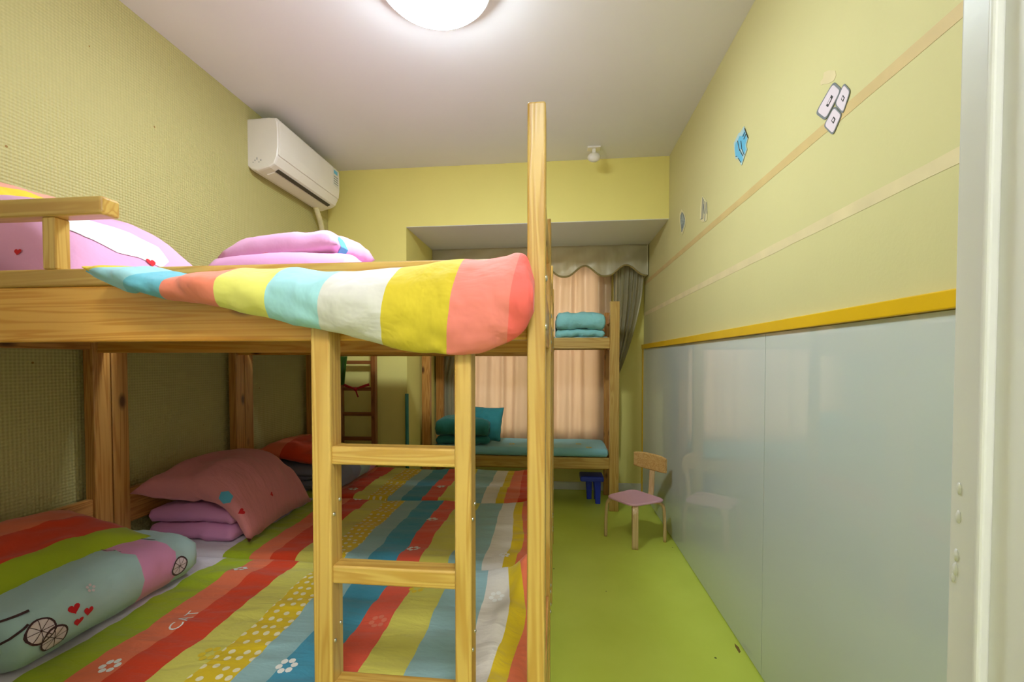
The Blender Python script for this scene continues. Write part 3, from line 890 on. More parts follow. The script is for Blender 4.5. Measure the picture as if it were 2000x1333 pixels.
# ------------------------------------------------------------------ soft things
def pillow(name, c, size, rot, mat, label, group=None, n=30, flange=.0, seed=0, p=2.6, wrinkle=.008, bottom=.55, sag=None):
    wd, dp, ht = size
    R = Matrix.Rotation(rot[2], 3, 'Z') @ Matrix.Rotation(rot[1], 3, 'Y') @ Matrix.Rotation(rot[0], 3, 'X')
    bm = bmesh.new()
    def surf(sgn):
        rows = []
        for i in range(n + 1):
            u = -1 + 2 * i / n; row = []
            for j in range(n + 1):
                v = -1 + 2 * j / n
                t = (max(0, 1 - abs(u) ** p) * max(0, 1 - abs(v) ** p)) ** .5
                x = u * wd / 2 * (1 - .05 * (1 - v * v) * abs(u)); y = v * dp / 2 * (1 - .05 * (1 - u * u) * abs(v))
                edge = max(abs(u), abs(v))
                wr = wrinkle * fbm(u * 2.2 + seed, v * 2.2, sgn + seed) * (1.2 - .6 * t) + wrinkle * .8 * math.sin(7 * u * v + seed + 5 * noise.noise(Vector((u * 2, v * 2, seed)))) * t
                if edge > .999: wr = wrinkle * 1.3 * noise.noise(Vector((u * 4, v * 4, seed)))
                z = (ht * .62 * t if sgn > 0 else -ht * .38 * t * bottom / .55) + wr
                if edge > .999: z = wr
                q = Vector((x, y, z))
                if sag: q = sag(q)
                row.append((R @ q + Vector(c), (u, v)))
            rows.append(row)
        return rows
    top, bot = surf(1), surf(-1)
    key = {}
    def mk(rows, s):
        out = []
        for i in range(n + 1):
            r = []
            for j in range(n + 1):
                e_ = i in (0, n) or j in (0, n)
                k = (i, j) if e_ else (i, j, s)
                if k not in key:
                    vt = bm.verts.new(rows[i][j][0]); key[k] = vt; uvd[vt] = rows[i][j][1]
                r.append(key[k])
            out.append(r)
        return out
    uvd = {}
    a = mk(top, 1); b_ = mk(bot, -1)
    for i in range(n):
        for j in range(n):
            bm.faces.new((a[i][j], a[i + 1][j], a[i + 1][j + 1], a[i][j + 1]))
            bm.faces.new((b_[i][j], b_[i][j + 1], b_[i + 1][j + 1], b_[i + 1][j]))
    uvset(bm, lambda v: uvd[v])
    return tag(fin(name, bm, mat, None, True), label, 'pillow', group)

def folded(name, c, length, width, t, layers, axis, mat, label, group=None, flip=False, amp=.006, seed=0, catg='quilt', open_gap=.0, taper=0.0):
    """quilt folded in a zigzag: section in the (across, z) plane, extruded along `axis` (0 = x, 1 = y)"""
    hw = width / 2 - t / 2
    cl = []
    for k in range(layers):
        z = t / 2 + k * t * (1 + open_gap)
        xs = [-hw + 2 * hw * i / 14 for i in range(15)]
        if k % 2: xs = xs[::-1]
        sh = (-1 if k % 2 == 0 else 1)
        for i, x in enumerate(xs): cl.append((x * (1 - taper * k), z))
        if k < layers - 1:
            s = 1 if k % 2 == 0 else -1
            for a in (30, 60, 90, 120, 150):
                a = math.radians(a)
                cl.append((s * (hw + t * .5 * math.sin(a)) * (1 - taper * (k + .5)), z + t * (1 + open_gap) / 2 * (1 - math.cos(a))))
    def offs(sg):
        out = []
        for i, pnt in enumerate(cl):
            q0, q1 = cl[max(0, i - 1)], cl[min(len(cl) - 1, i + 1)]
            tx, tz = q1[0] - q0[0], q1[1] - q0[1]; l = math.hypot(tx, tz) or 1
            out.append((pnt[0] - tz / l * t * .47 * sg, pnt[1] + tx / l * t * .47 * sg))
        return out
    A, B_ = offs(1), offs(-1)
    cap1 = [(cl[-1][0] + (cl[-1][0] - cl[-2][0]) / abs(cl[-1][0] - cl[-2][0]) * t * .3, cl[-1][1])]
    cap0 = [(cl[0][0] - (cl[1][0] - cl[0][0]) / abs(cl[1][0] - cl[0][0]) * t * .3, cl[0][1])]
    sec = A + cap1 + B_[::-1] + cap0
    cs = cl + [cl[-1]] + cl[::-1] + [cl[0]]
    bm = bmesh.new(); rows = []
    m_ = 34
    uvd = {}
    H = layers * t * (1 + open_gap)
    for i in range(m_ + 1):
        f = i / m_; s = -length / 2 + length * f
        ee = min(f, 1 - f) * length
        r = t * .45
        k = 1.0 if ee >= r else math.sqrt(max(0, 1 - ((r - ee) / r) ** 2)) * .75 + .25
        row = []
        for (q, cc) in zip(sec, cs):
            a = cc[0] + (q[0] - cc[0]) * k; z = cc[1] + (q[1] - cc[1]) * k
            if flip: a = -a
            nz = amp * (fbm(a * 9 + seed, s * 9, z * 16) + .6 * noise.noise(Vector((a * 30, s * 22, seed))))
            puff = .02 * math.sin(math.pi * f) * (z / H) * 1.0
            d = Vector((0, 0, 0))
            if axis == 1: d = Vector((a + nz, s + nz * .7, z + puff + nz))
            else: d = Vector((s + nz * .7, a + nz, z + puff + nz))
            vt = bm.verts.new(Vector(c) + d); uvd[vt] = (s, a)
            row.append(vt)
        rows.append(row)
    grid_faces(bm, rows, True)
    bm.faces.new(rows[0]); bm.faces.new(rows[-1])
    bmesh.ops.triangulate(bm, faces=[f for f in bm.faces if len(f.verts) > 4])
    bmesh.ops.recalc_face_normals(bm, faces=bm.faces)
    uvset(bm, lambda v: uvd[v])
    return tag(fin(name, bm, mat, None, True), label, catg, group)

BLUEQ, PINKQ, PINKD = (172, 200, 204), (222, 150, 196), (214, 136, 142)
gq, gp = 'quilts folded at the head of the beds', 'pillows at the head of the beds'
def decal_on(name, polys, target, px, py, up, mat, eps=.002, step=.01):
    """print laid square onto the surface point seen at a place of the cloth"""
    d = ray(px, py).normalized()
    hit, nrm, _, _ = bvh_of(target).ray_cast(Vector((0, 0, CAM_Z)), d, 8.0)
    if hit is None: return None
    if nrm.dot(d) > 0: nrm = -nrm
    up = Vector(up); v = (up - nrm * up.dot(nrm)).normalized(); u = v.cross(nrm)
    return decal(name, polys, target, hit, u, v, -nrm, mat, eps, step)
# --- lower bunk nearest the door
q1 = folded('folded_quilt', (-1.475, 1.135, MT + .004), .52, .43, .075, 2, 1,
            striped('quilt_blue_pink', [(-.4, BLUEQ), (.045, PINKQ), (.16, BLUEQ)], -.4, .4, .01, None, .3, 8), 'light blue quilt with a pink band and red hearts on the nearest lower bunk', gq, amp=.007, seed=2)
for s in (.045, .158):
    decal('printed_line', [seg2(-.02, s, .17, s + .006, .004)], q1, (-1.475, 1.135, .6), (1, 0, 0), (0, 1, 0), DN, M['printd'], .0015, .012)
pA = pillow('pillow', (-1.545, 1.10, MT + .18), (.38, .50, .10), (0.03, .20, -.05),
            striped('pillow_orange_lime', [(-1.2, SAL), (-.15, RED), (.52, LIME)], -1.2, 1.2, .06, None, .3, 9), 'orange-red pillow with a lime green border on the nearest lower bunk', gp, seed=3, wrinkle=.009)
for (px, py, r) in ((144, 1190, .014), (173, 1194, .012), (152, 1214, .012)):
    decal_on('printed_heart', [heart2(0, 0, r)], q1, px, py, (-1, 0, .6), M['printr'])
for (px, py, r) in ((79, 1234, .030), (105, 1246, .030)):
    decal_on('printed_wheel', [disc2(0, 0, r)], q1, px, py, (-1, 0, .6), M['printpk'])
    sp = ring2(0, 0, r, .004)
    for k in range(4): sp.append(seg2(r * math.cos(k * .785), r * math.sin(k * .785), -r * math.cos(k * .785), -r * math.sin(k * .785), .0016))
    decal_on('printed_spokes', sp, q1, px, py, (-1, 0, .6), M['printd'], .003)
decal_on('printed_frame', [seg2(-.09, -.012, .0, .008, .005), seg2(-.05, .05, .02, .03, .005)], q1, 60, 1225, (-1, 0, .6), M['printd'], .003)
sp = ring2(0, 0, .03, .005) + [seg2(.028 * math.cos(k * .785), .028 * math.sin(k * .785), -.028 * math.cos(k * .785), -.028 * math.sin(k * .785), .0016) for k in range(4)]
decal_on('printed_wheel', [disc2(0, 0, .03)], q1, 350, 1106, (0, 0, 1), M['printpk'])
decal_on('printed_spokes', sp, q1, 350, 1106, (0, 0, 1), M['printd'], .003)
decal_on('printed_flower', flower2(0, 0, .014, 5), q1, 176, 1150, (0, 1, 0), M['printpk'])
decal_on('printed_flower', flower2(0, 0, .02), pA, 148, 1113, (0, 1, 0), M['printw'])
# --- middle lower bunk
q2 = folded('folded_quilt', (-1.50, 1.86, MT + .004), .38, .46, .06, 2, 0, cloth('quilt_pink', PINKQ, .3, 8), 'hot pink quilt folded under the dusky pink pillow on the middle lower bunk', gq, amp=.008, seed=5, open_gap=.08)
def droop2(q):
    q = q.copy(); q.z -= max(0, q.x + .02) ** 2 * 2.1; q.x -= max(0, q.x - .12) * .25; return q
pB = pillow('pillow', (-1.455, 1.865, MT + .195), (.52, .54, .19), (-.02, .06, .10), cloth('pillow_dusky_pink', PINKD, .45, 10, (1, 3, 1)), 'dusky pink pillow with a blue spot on the middle lower bunk', gp, seed=8, wrinkle=.011, bottom=.3, p=3.2, sag=droop2)
decal_on('printed_patch', [disc2(0, 0, .024, 6, 1.2)], pB, 441, 972, (0, 1, 0), M['printbl'])
decal_on('printed_heart', [heart2(0, 0, .010)], pB, 530, 966, (0, 1, 0), M['printr'])
decal_on('printed_heart', [heart2(0, 0, .013)], pB, 472, 1000, (0, 1, 0), M['printr'])
decal_on('printed_patch', [disc2(0, 0, .022)], q2, 414, 1066, (0, 0, 1), M['printr'])
# --- far lower bunk
q3 = folded('folded_quilt', (-1.48, 2.6, MT + .004), .52, .5, .06, 2, 1, striped('quilt_grey_blue', [(-.4, (120, 120, 140)), (-.02, (150, 176, 180)), (.14, PINKQ)], -.4, .4, .02, None, .3, 8), 'grey-blue and pink quilt folded on the farthest lower bunk', gq, amp=.008, seed=9)
pC = pillow('pillow', (-1.55, 2.6, MT + .185), (.38, .48, .12), (0, .16, .08), striped('pillow_orange_red', [(-1.2, SAL), (-.3, RED), (.75, LIME)], -1.2, 1.2, .06, None, .3, 9), 'orange-red pillow on the farthest lower bunk, partly behind the ladder', gp, seed=12)
# --- upper bunk nearest the door
UT = 1.406
def droop(q):
    q = q.copy(); q.z -= max(0, q.x - .02) ** 2 * 1.6; return q
q4 = pillow('folded_quilt', (-1.42, 1.17, UT + .105), (.60, .50, .25), (0, .10, 0), cloth('quilt_pink_light', (228, 166, 208), .3, 8), 'pink puffy quilt with a white patch on the top bunk nearest the door', gq, seed=14, p=4.2, wrinkle=.006, bottom=.6, sag=droop)
q4['category'] = 'quilt'
decal_on('printed_patch', [[(-.10, .03), (-.07, -.01), (.0, -.04), (.06, -.04), (.12, -.06), (.16, -.03), (.15, .02), (.08, .05), (-.03, .07), (-.10, .08)]], q4, 215, 470, (0, 0, 1), M['printw'])
decal_on('printed_heart', [heart2(0, 0, .014)], q4, 294, 514, (.3, 0, .9), M['printr'], .003)
decal_on('printed_heart', [heart2(0, 0, .009)], q4, 37, 493, (0, 0, 1), M['printr'], .003)
pD = pillow('pillow', (-1.575, 1.17, UT + .262), (.28, .46, .10), (0, .18, 0), striped('pillow_salmon_yellow', [(-1.2, (238, 160, 140)), (.66, (228, 200, 50))], -1.2, 1.2, .05, None, .25, 9), 'salmon and yellow pillow on top of the puffy pink quilt, top left', gp, seed=15)
# --- middle upper bunk
q5 = folded('folded_quilt', (-1.12, 1.92, UT), .62, .46, .085, 3, 0, cloth('quilt_pink_light2', (226, 162, 206), .3, 8), 'pink quilt folded thick under the flat pink pillow on the middle top bunk', gq, amp=.006, seed=17)
pE = pillow('pillow', (-1.15, 1.90, UT + .285), (.54, .36, .14), (.05, -.07, -.04), cloth('pillow_candy_pink', (230, 168, 210), .35, 8), 'candy pink pillow with a blue spot lying on the middle top bunk', gp, seed=19, bottom=.35, p=6.0)
decal_on('printed_patch', [disc2(0, 0, .035, 16, 1.5)], pE, 672, 485, (0, 1, 0), M['printbl'])
decal_on('printed_patch', [disc2(0, 0, .014, 12, 2.0)], pE, 522, 500, (0, 1, 0), M['printsal'])

# ------------------------------------------------------------------ quilt draped over the front rail
cols = [(180, 529, 536), (200, 527, 549), (230, 526, 563), (260, 529, 573), (300, 536, 582), (345, 540, 588), (380, 537, 592), (430, 530, 601), (460, 526, 607), (520, 528, 621),
        (560, 530, 631), (600, 532, 639), (650, 533, 648), (700, 529, 661), (750, 526, 674), (800, 521, 685), (850, 512, 692), (890, 508, 694), (930, 510, 691), (960, 506, 682),
        (985, 502, 672), (1008, 500, 660), (1028, 512, 642), (1043, 556, 612)]
cs = cat(cols, 170)
bm = bmesh.new(); rows = []; uvd = {}
nv = 40
for i, (px, yt, yb) in enumerate(cs):
    X = atY(px, (yt + yb) / 2, .775).x
    zt = atY(px, yt, .83).z; zb = atY(px, yb, .778).z
    fe = max(0.0, min(1.0, (px - 985) / 58.0)); fl = max(0.0, min(1.0, (260 - px) / 84.0))
    yk = 1.12 * (1 - fe) + .797 * fe            # how far the cloth reaches back over the bed
    zk = max(UT + .01, zt - .03) * (1 - fe) + (zt - .02) * fe
    hgt = zt - zb
    fr = .748 + .018 * fl
    sec = [(yk, zk), (yk * .6 + .9 * .4 if fe < 1 else .796, zk + (zt - zk) * .7), (.885 * (1 - fe) + .795 * fe, zt - .002), (.825 * (1 - fe) + .785 * fe, zt + .001), (.783 * (1 - fe) + .775 * fe, zt - .12 * hgt), (fr, zt - .36 * hgt),
           (fr - .004, zb + .40 * hgt), (fr + .008, zb + .14 * hgt), (.772, zb), (.783, zb + .05 * hgt), (.785, zb + .25 * hgt)]
    sec = cat(sec, nv)
    row = []
    for j, (y, z) in enumerate(sec):
        t = j / (nv - 1)
        amp = .009 + .007 * max(0, min(1, (500 - px) / 250))
        nzv = amp * fbm(X * 9 + z * 7, z * 10 - X * 8, 3.3) + .0035 * math.sin(X * 38 - z * 55 + 7 * noise.noise(Vector((X * 5, z * 6, 11)))) * max(0, noise.noise(Vector((X * 4 + 3, z * 6, 5))) + .25) + amp * .9 * math.sin((X * 50 + z * 60) + 5 * noise.noise(Vector((X * 7, z * 9, 2)))) * max(0, noise.noise(Vector((X * 5, z * 5, 7))) + .15)
        yy = y - abs(nzv) * .9 - nzv * .3
        if j > nv - 5 or fe > .9: yy = y
        vt = bm.verts.new((X, yy, z + nzv * .4))
        sl = 24 if px > 350 else 24 + (350 - px) * .45
        uvd[vt] = (px - sl * max(-1, min(1, (z - (zt + zb) / 2) / max(.02, hgt) * 2)) * .5, z * 300)
        row.append(vt)
    rows.append(row)
grid_faces(bm, rows)
bmesh.ops.recalc_face_normals(bm, faces=bm.faces)
bmesh.ops.solidify(bm, geom=bm.faces[:], thickness=.003)
for rw in (rows[0], rows[-1]):      # close both rolled ends of the quilt
    cv = bm.verts.new(sum((v.co for v in rw), Vector()) / len(rw))
    for j in range(nv): bm.faces.new((rw[j], rw[(j + 1) % nv], cv))
# solidify keeps vertex order: copy uv from the nearest source vertex
import mathutils
src = list(uvd.items()); kd = mathutils.kdtree.KDTree(len(src))
for i, (v, q) in enumerate(src): kd.insert(v.co, i)
kd.balance()
uvset(bm, lambda v: src[kd.find(v.co)[1]][1])
dq = fin('draped_quilt', bm, striped('quilt_wide_bands', [(100, YEL), (186, YEL), (212, (150, 196, 204)), (285, (104, 176, 196)), (343, (232, 130, 106)), (440, (222, 216, 112)), (540, (156, 204, 210)),
     (640, (206, 202, 196)), (760, (202, 180, 48)), (884, (228, 128, 116)), (1000, (236, 104, 96))], 100, 1100, 9.0, None, .8, 8), None, True)
tag(dq, 'wide-striped quilt draped over the front rail of the nearest top bunk', 'quilt')

# ================================================================== BACK BUNK in the window alcove
bk0, bk1 = 3.615, 4.10
bx0, bx1 = -1.135, .50
e = empty('bunk_bed', ((bx0 + bx1) / 2, 3.86, 0), 'wooden bunk bed standing in the alcove before the window curtain', 'bunk bed', 'bunk bed in the alcove')
for (xa, xb) in ((bx0, bx0 + .07), (bx1 - .075, bx1)):
    box('post', xa, xb, bk0, bk0 + .05, 0, 1.705, M['pineZ'] if xb > 0 else M['pineZk'], e, .004)
    box('post', xa, xb, bk1 - .05, bk1, 0, 1.66, M['pineZk'], e, .004)
    box('end_rail', xa + .02, xb - .02, bk0 + .05, bk1 - .05, 1.32, 1.41, M['pineYo'], e, .004)
    box('end_rail', xa + .02, xb - .02, bk0 + .05, bk1 - .05, .34, .43, M['pineYo'], e, .004)
    box('end_guard', xa + .02, xb - .02, bk0 + .05, bk1 - .05, 1.55, 1.62, M['pineYo'], e, .004)
for y in (bk0 + .012, bk1 - .04):
    box('rail', bx0 + .07, bx1 - .075, y, y + .028, 1.325, 1.415, M['pineX'], e, .004)
    box('rail', bx0 + .07, bx1 - .075, y, y + .028, .342, .432, M['pineX'], e, .004)
for k in range(7):
    xx = bx0 + .12 + k * .2
    for z in (1.36, .375): box('slat', xx, xx + .1, bk0 + .04, bk1 - .04, z, z + .015, M['pineY'], e, .002, 1)
box('rail_foot', bx0 + .07, bx1 - .075, bk0 + .16, bk0 + .19, .30, .342, M['pineXo'], e, .003)
bm = bmesh.new(); add_box(bm, bx0 + .075, bx1 - .08, bk0 + .004, bk1 - .015, .436, .508, .03, 4)
bmesh.ops.subdivide_edges(bm, edges=[q for q in bm.edges if q.calc_length() > .3], cuts=14, use_grid_fill=True)
for v in bm.verts:
    if v.co.z > .48: v.co.z += .006 * fbm(v.co.x * 5, v.co.y * 5, 1)
mt4 = tag(fin('mattress', bm, cloth('sheet_aqua', (140, 196, 204), .3, 12), None, True), 'aqua flowered lower mattress of the bunk in the window alcove', 'mattress')
for (px, py, r) in ((1108, 880, .035), (1130, 868, .03), (1060, 874, .03), (1150, 875, .03), (975, 876, .04), (1000, 868, .03)):
    decal('printed_flower', flower2(0, 0, r), mt4, atZ(px, py, .508), (1, 0, 0), (0, 1, 0), DN, M['printy'], .002)
decal('printed_patch', [[(-.05, -.05), (.03, -.06), (.07, -.01), (.04, .05), (-.03, .03)]], mt4, atZ(1168, 884, .5), (1, 0, 0), (0, 1, 0), DN, M['printw'], .002)
decal('printed_patch', [[(-.03, -.015), (.03, -.025), (.02, .015), (-.02, .01)]], mt4, atZ(1166, 883, .5), (1, 0, 0), (0, 1, 0), DN, M['printr'], .003)
bm = bmesh.new(); add_box(bm, bx0 + .075, bx1 - .08, bk0 + .045, bk1 - .045, 1.376, 1.425, .02, 3)
tag(fin('mattress', bm, cloth('sheet_aqua2', (150, 190, 190)), None, True), 'thin upper mattress of the bunk in the window alcove', 'mattress')
folded('folded_quilt', (.19, 3.80, 1.422), .40, .34, .062, 3, 0, cloth('quilt_cyan', (146, 210, 214), .5, 16), 'cyan quilt folded on the top bunk in the window alcove', None, amp=.014, seed=23, open_gap=.02)
folded('folded_quilt', (-.80, 3.82, .512), .46, .36, .07, 3, 0, cloth('quilt_teal', (52, 128, 124), .45, 16), 'dark teal quilt folded on the lower bunk in the window alcove', None, amp=.01, seed=25)
pillow('pillow', (-.615, 3.80, .675), (.30, .30, .08), (1.25, 0, -.25), cloth('pillow_teal', (58, 140, 146), .4, 12), 'small teal pillow propped upright against the alcove bunk quilt', None, seed=27, n=22)

# ------------------------------------------------------------------ curtains and valance
def curtain(name, xl, xr, ybase, zt, zb, folds, amp, mat, label, seed, shape=None, n=220, mz=40):
    bm = bmesh.new(); rows = []
    for i in range(n + 1):
        f = i / n; row = []
        ph = f * folds * 2 * math.pi + 1.6 * noise.noise(Vector((f * folds * .6, seed, 0)))
        for j in range(mz + 1):
            g = j / mz
            z = zt + (zb - zt) * g
            a, b_ = (xl, xr) if shape is None else shape(g)
            am = amp * (.75 + .5 * noise.noise(Vector((f * folds * .8, g * 1.5, seed))))
            x = a + (b_ - a) * f + .012 * noise.noise(Vector((f * folds, g * 2, seed + 4)))
            y = ybase + am * math.sin(ph + .5 * math.sin(g * 3 + f * 9)) + .25 * am * math.sin(2.3 * ph + g * 2)
            row.append(bm.verts.new((x, y, z)))
        rows.append(row)
    grid_faces(bm, rows)
    bmesh.ops.solidify(bm, geom=bm.faces[:], thickness=.0015)
    return tag(fin(name, bm, mat, None, True), label, 'curtain', 'curtains at the window')
curtain('curtain', -1.0, .50, 4.16, 2.2, .40, 9, .027, M['cur_mid'], 'shiny peach satin curtain hanging behind the alcove bunk', 3)
def rs(g):   # right swag
    k = math.sin(min(1, g / .62) * math.pi / 2) if g < .62 else 1
    r = .775 - .235 * (g / .62) ** 2.0 if g < .62 else .54
    l = .508
    return (l, r)
curtain('curtain', .508, .775, 4.09, 2.12, .42, 6, .026, M['cur_side'], 'olive-gold satin curtain swept aside at the right of the window', 8, rs, 140)
def ls(g):
    r = -.72 - .26 * min(1, g / .62) ** 1.5
    return (-1.13, r)
curtain('curtain', -1.13, -.72, 4.117, 2.12, .42, 7, .009, M['cur_side'], 'olive-gold satin curtain swept aside at the left of the window', 9, ls, 140)
# valance with scalloped edge
va = empty('valance', (-.18, 3.99, 1.95), 'gathered satin valance with a scalloped corded edge above the window', 'valance')
def zedge(x):
    ph = (x - .785) / .362
    s = .5 - .5 * math.cos(2 * math.pi * ph)
    return 1.975 + .095 * s ** 1.25
bm = bmesh.new(); rows = []; n = 300
xa, xb = XA + .006, .785
for i in range(n + 1):
    x = xa + (xb - xa) * i / n; row = []
    ze = zedge(x)
    for j in range(17):
        g = j / 16; z = ZS - .002 + (ze - ZS) * g
        y = 3.985 + .006 * fbm(x * 9, z * 4, 2) + .007 * math.sin(x * 34 + 4 * noise.noise(Vector((x * 3, z * 6, 5)))) * g * .6 + .004 * math.sin(x * 20 - z * 40)
        row.append(bm.verts.new((x, y, z)))
    rows.append(row)
grid_faces(bm, rows); bmesh.ops.solidify(bm, geom=bm.faces[:], thickness=.003)
fin('valance_cloth', bm, M['valance'], va, True)
bm = bmesh.new()
sweep(bm, [(xa + (xb - xa) * i / n, 3.983, zedge(xa + (xb - xa) * i / n)) for i in range(n + 1)], circ(.008, 8), up=Vector((0, 1, 0)))
fin('cord_edge', bm, M['cord'], va, True)
box('valance_return', xb - .002, xb + .006, 3.983, 4.19, 1.98, ZS - .002, M['valance'], va, .001, 1)

# ================================================================== SMALL CHAIR
fl, fr_, rr, rl = Vector((.344, 3.116, 0)), Vector((.508, 2.902, 0)), Vector((.73, 3.052, 0)), Vector((.566, 3.266, 0))
# fl-fr_ is the front edge, rr-rl the back edge
cc = (fl + fr_ + rr + rl) / 4
ch = empty('child_chair', cc, "small wooden child's chair with a pink seat beside the glass panel", 'chair')
fd = ((fl + fr_) / 2 - (rr + rl) / 2).normalized(); sd = (fr_ - fl).normalized()
SZ = .272
for P0 in (fl, fr_, rr, rl):
    inw = (cc - P0); inw.normalize()
    bm = bmesh.new()
    pts = [P0, P0 + Vector((0, 0, .1)), P0 + inw * .004 + Vector((0, 0, .2)), P0 + inw * .012 + Vector((0, 0, .24)), P0 + inw * .035 + Vector((0, 0, .262)), P0 + inw * .07 + Vector((0, 0, .266)), P0 + inw * .12 + Vector((0, 0, .266))]
    side = inw.cross(Vector((0, 0, 1)))
    path = cat([tuple(p_) for p_ in pts], 22)
    rows = []
    prf = rrect(.040, .020, .006, 3)
    for i, p_ in enumerate(path):
        t = (Vector(path[min(i + 1, 21)]) - Vector(path[max(i - 1, 0)])).normalized()
        u = t.cross(side).normalized()
        rows.append([bm.verts.new(Vector(p_) + side * a + u * b_) for a, b_ in prf])
    grid_faces(bm, rows, True); bm.faces.new(rows[0]); bm.faces.new(rows[-1]); bmesh.ops.recalc_face_normals(bm, faces=bm.faces)
    fin('leg', bm, M['beech'], ch, True)
# seat: shield-shaped rounded board
bm = bmesh.new()
outl = []
q = [cc + fd * .15 + sd * .125, cc + fd * .15 - sd * .125, cc - fd * .135 - sd * .15, cc - fd * .135 + sd * .15]
q2d = rq([(p_.x, p_.y) for p_ in q], .22, 6)
def ringz(z, k): return [bm.verts.new((cc.x + (x - cc.x) * k, cc.y + (y - cc.y) * k, z)) for x, y in q2d]
rows = [ringz(SZ + .002, .96), ringz(SZ + .006, 1.0), ringz(SZ + .014, 1.0), ringz(SZ + .018, .97), ringz(SZ + .016, .6)]
grid_faces(bm, rows, True); bm.faces.new(rows[0]); bm.faces.new(rows[-1]); bmesh.ops.recalc_face_normals(bm, faces=bm.faces)
fin('seat', bm, M['pink_seat'], ch)
# back upright and backrest
bk = (rr + rl) / 2
bm = bmesh.new()
pts = [bk + fd * .07 + Vector((0, 0, .262)), bk + fd * .02 + Vector((0, 0, .265)), bk - fd * .012 + Vector((0, 0, .285)), bk - fd * .02 + Vector((0, 0, .33)), bk - fd * .025 + Vector((0, 0, .42)), bk - fd * .035 + Vector((0, 0, .52))]
path = cat([tuple(p_) for p_ in pts], 24); rows = []
prf = rrect(.042, .016, .005, 3)
for i, p_ in enumerate(path):
    t = (Vector(path[min(i + 1, 23)]) - Vector(path[max(i - 1, 0)])).normalized()
    u = t.cross(sd).normalized()
    rows.append([bm.verts.new(Vector(p_) + sd * a + u * b_) for a, b_ in prf])
grid_faces(bm, rows, True); bm.faces.new(rows[0]); bm.faces.new(rows[-1]); bmesh.ops.recalc_face_normals(bm, faces=bm.faces)
fin('back_upright', bm, M['beech'], ch, True)
bm = bmesh.new(); rows = []
for i in range(17):
    a = -1 + 2 * i / 16
    hh = .058 * (1 - .16 * a ** 4); cu = .02 * a * a
    ctr = bk - fd * (.022 - cu) + sd * a * .14 + Vector((0, 0, .515))
    rows.append([bm.verts.new(ctr + fd * dx + Vector((0, 0, dz))) for dx, dz in ((.008, -hh + .006), (.008, hh - .006), (.004, hh), (-.004, hh), (-.008, hh - .006), (-.008, -hh + .006), (-.004, -hh), (.004, -hh))])
grid_faces(bm, rows, True); bm.faces.new(rows[0]); bm.faces.new(rows[-1]); bmesh.ops.recalc_face_normals(bm, faces=bm.faces)
fin('backrest', bm, wood('backrest_beech', 0, light=(220, 176, 112), dark=(204, 152, 84), knots=False), ch)

# ================================================================== BLUE STOOL under the alcove bunk
sc = Vector((.30, 3.87, 0))
st = empty('plastic_stool', sc, 'low blue plastic stool pushed under the alcove bunk', 'stool')
box('stool_top', sc.x - .10, sc.x + .10, sc.y - .09, sc.y + .09, .19, .235, M['blue_pl'], st, .012, 3)
for (dx, dy) in ((.045, -.06), (.045, .06), (-.02, .06)):
    bm = bmesh.new()
    sweep(bm, [sc + Vector((dx, dy, .195)), sc + Vector((dx + .004, dy, .1)), sc + Vector((dx + .006, dy, 0))], rrect(.055, .04, .01, 3), up=Vector((0, 1, 0)), scale=[1.1, .9, .75])
    fin('leg', bm, M['blue_pl'], st)

# ================================================================== LADDER and bits at the back wall
ly = 3.245
lx0, lx1 = atY(666, 780, ly).x, atY(731, 780, ly).x
ld = empty('ladder', ((lx0 + lx1) / 2, ly, 0), 'spare wooden ladder standing against the back wall behind the bunks', 'ladder')
dk = wood('ladder_dark_z', 2, light=(160, 100, 50), dark=(130, 76, 34), knots=False); dkx = wood('ladder_dark_x', 0, light=(160, 100, 50), dark=(130, 76, 34), knots=False)
for x in (lx0, lx1): box('stile', x - .018, x + .018, ly - .02, ly + .02, 0, 1.42, dk, ld, .003)
for zc_ in (atY(700, 760, ly).z, atY(700, 809, ly).z):
    box('rung', lx0 + .016, lx1 - .016, ly - .012, ly + .012, zc_ - .014, zc_ + .014, dkx, ld, .003)
for k in range(1, 4):
    zc_ = atY(700, 809, ly).z - .19 * k
    box('rung', lx0 + .016, lx1 - .016, ly - .012, ly + .012, zc_ - .014, zc_ + .014, dkx, ld, .003)
box('rung', lx0 + .016, lx1 - .016, ly - .012, ly + .012, 1.2, 1.228, dkx, ld, .003)
zr = atY(700, 760, ly).z
rb = empty('ribbon_bow', ((lx0 + lx1) / 2, ly - .03, zr - .06), 'red ribbon bow tied to a rung of the spare ladder', 'ribbon')
bm = bmesh.new(); mxx = (lx0 + lx1) / 2
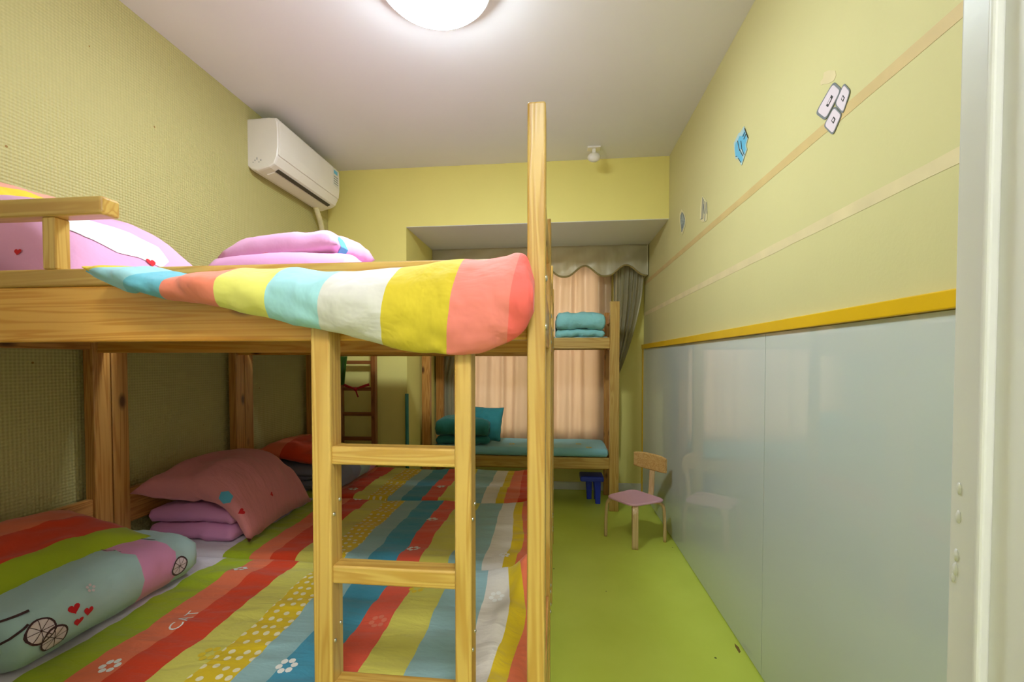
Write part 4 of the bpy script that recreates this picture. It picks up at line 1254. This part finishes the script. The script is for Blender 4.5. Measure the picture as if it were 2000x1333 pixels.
for s in (-1, 1):
    path = cat([(mxx, ly - .03, zr), (mxx + s * .05, ly - .04, zr + .018), (mxx + s * .105, ly - .025, zr + .035)], 14)
    sweep(bm, path, [(-.003, -.008), (.003, -.008), (.003, .008), (-.003, .008)], scale=[.6 + .8 * i / 13 for i in range(14)])
fin('bow_loops', bm, M['pineXo'] if False else M['redrib'], rb, True)
bm = bmesh.new(); bmesh.ops.create_uvsphere(bm, u_segments=12, v_segments=8, radius=.016, matrix=Matrix.Translation((mxx, ly - .032, zr)))
fin('bow_knot', bm, M['redrib'], rb, True)
bm = bmesh.new()
sweep(bm, cat([(mxx, ly - .034, zr), (mxx + .012, ly - .04, zr - .03), (mxx + .022, ly - .036, zr - .06)], 8), [(-.005, -.002), (.005, -.002), (.005, .002), (-.005, .002)], up=Vector((0, 1, 0)))
fin('bow_tail', bm, M['redrib'], rb, True)
# green cloth hung on the ladder's left stile
bm = bmesh.new(); rows = []
za, zb = 1.26, atY(670, 752, ly).z
for i in range(13):
    f = i / 12; row = []
    for j in range(15):
        g = j / 14
        wdt = .085 - .03 * g
        row.append(bm.verts.new((lx0 - .01 + wdt * f, ly - .04 - .012 * math.sin(f * 9 + g) * (0.3 + g), za + (zb - za) * g)))
    rows.append(row)
grid_faces(bm, rows); bmesh.ops.solidify(bm, geom=bm.faces[:], thickness=.004)
tag(fin('hanging_cloth', bm, M['greenc'], None, True), 'dark green cloth hung over the spare ladder', 'cloth')
# teal stick
px_ = atY(794, 820, 3.27)
bm = bmesh.new()
sweep(bm, [(px_.x + .004, 3.272, 0), (px_.x + .002, 3.277, .5), (px_.x, 3.28, atY(794, 770, 3.27).z)], circ(.014, 12), up=Vector((0, 1, 0)))
tag(fin('mop_handle', bm, M['teal_pl'], None, True), 'thin teal stick standing against the back wall near the alcove', 'stick')
# scuff on the floor near the glass
p = atZ(1441, 1268, 0)
bm = bmesh.new()
prism(bm, [(-.006, -.03), (.004, -.02), (.008, .01), (.0, .035), (-.006, .012)], lambda a, b_: Vector((p.x + a, p.y + b_, .0002)), Vector((0, 0, .0006)))
tag(fin('floor_scuff', bm, M['marks']), 'small brown scuff mark on the green floor by the glass panel', 'mark')
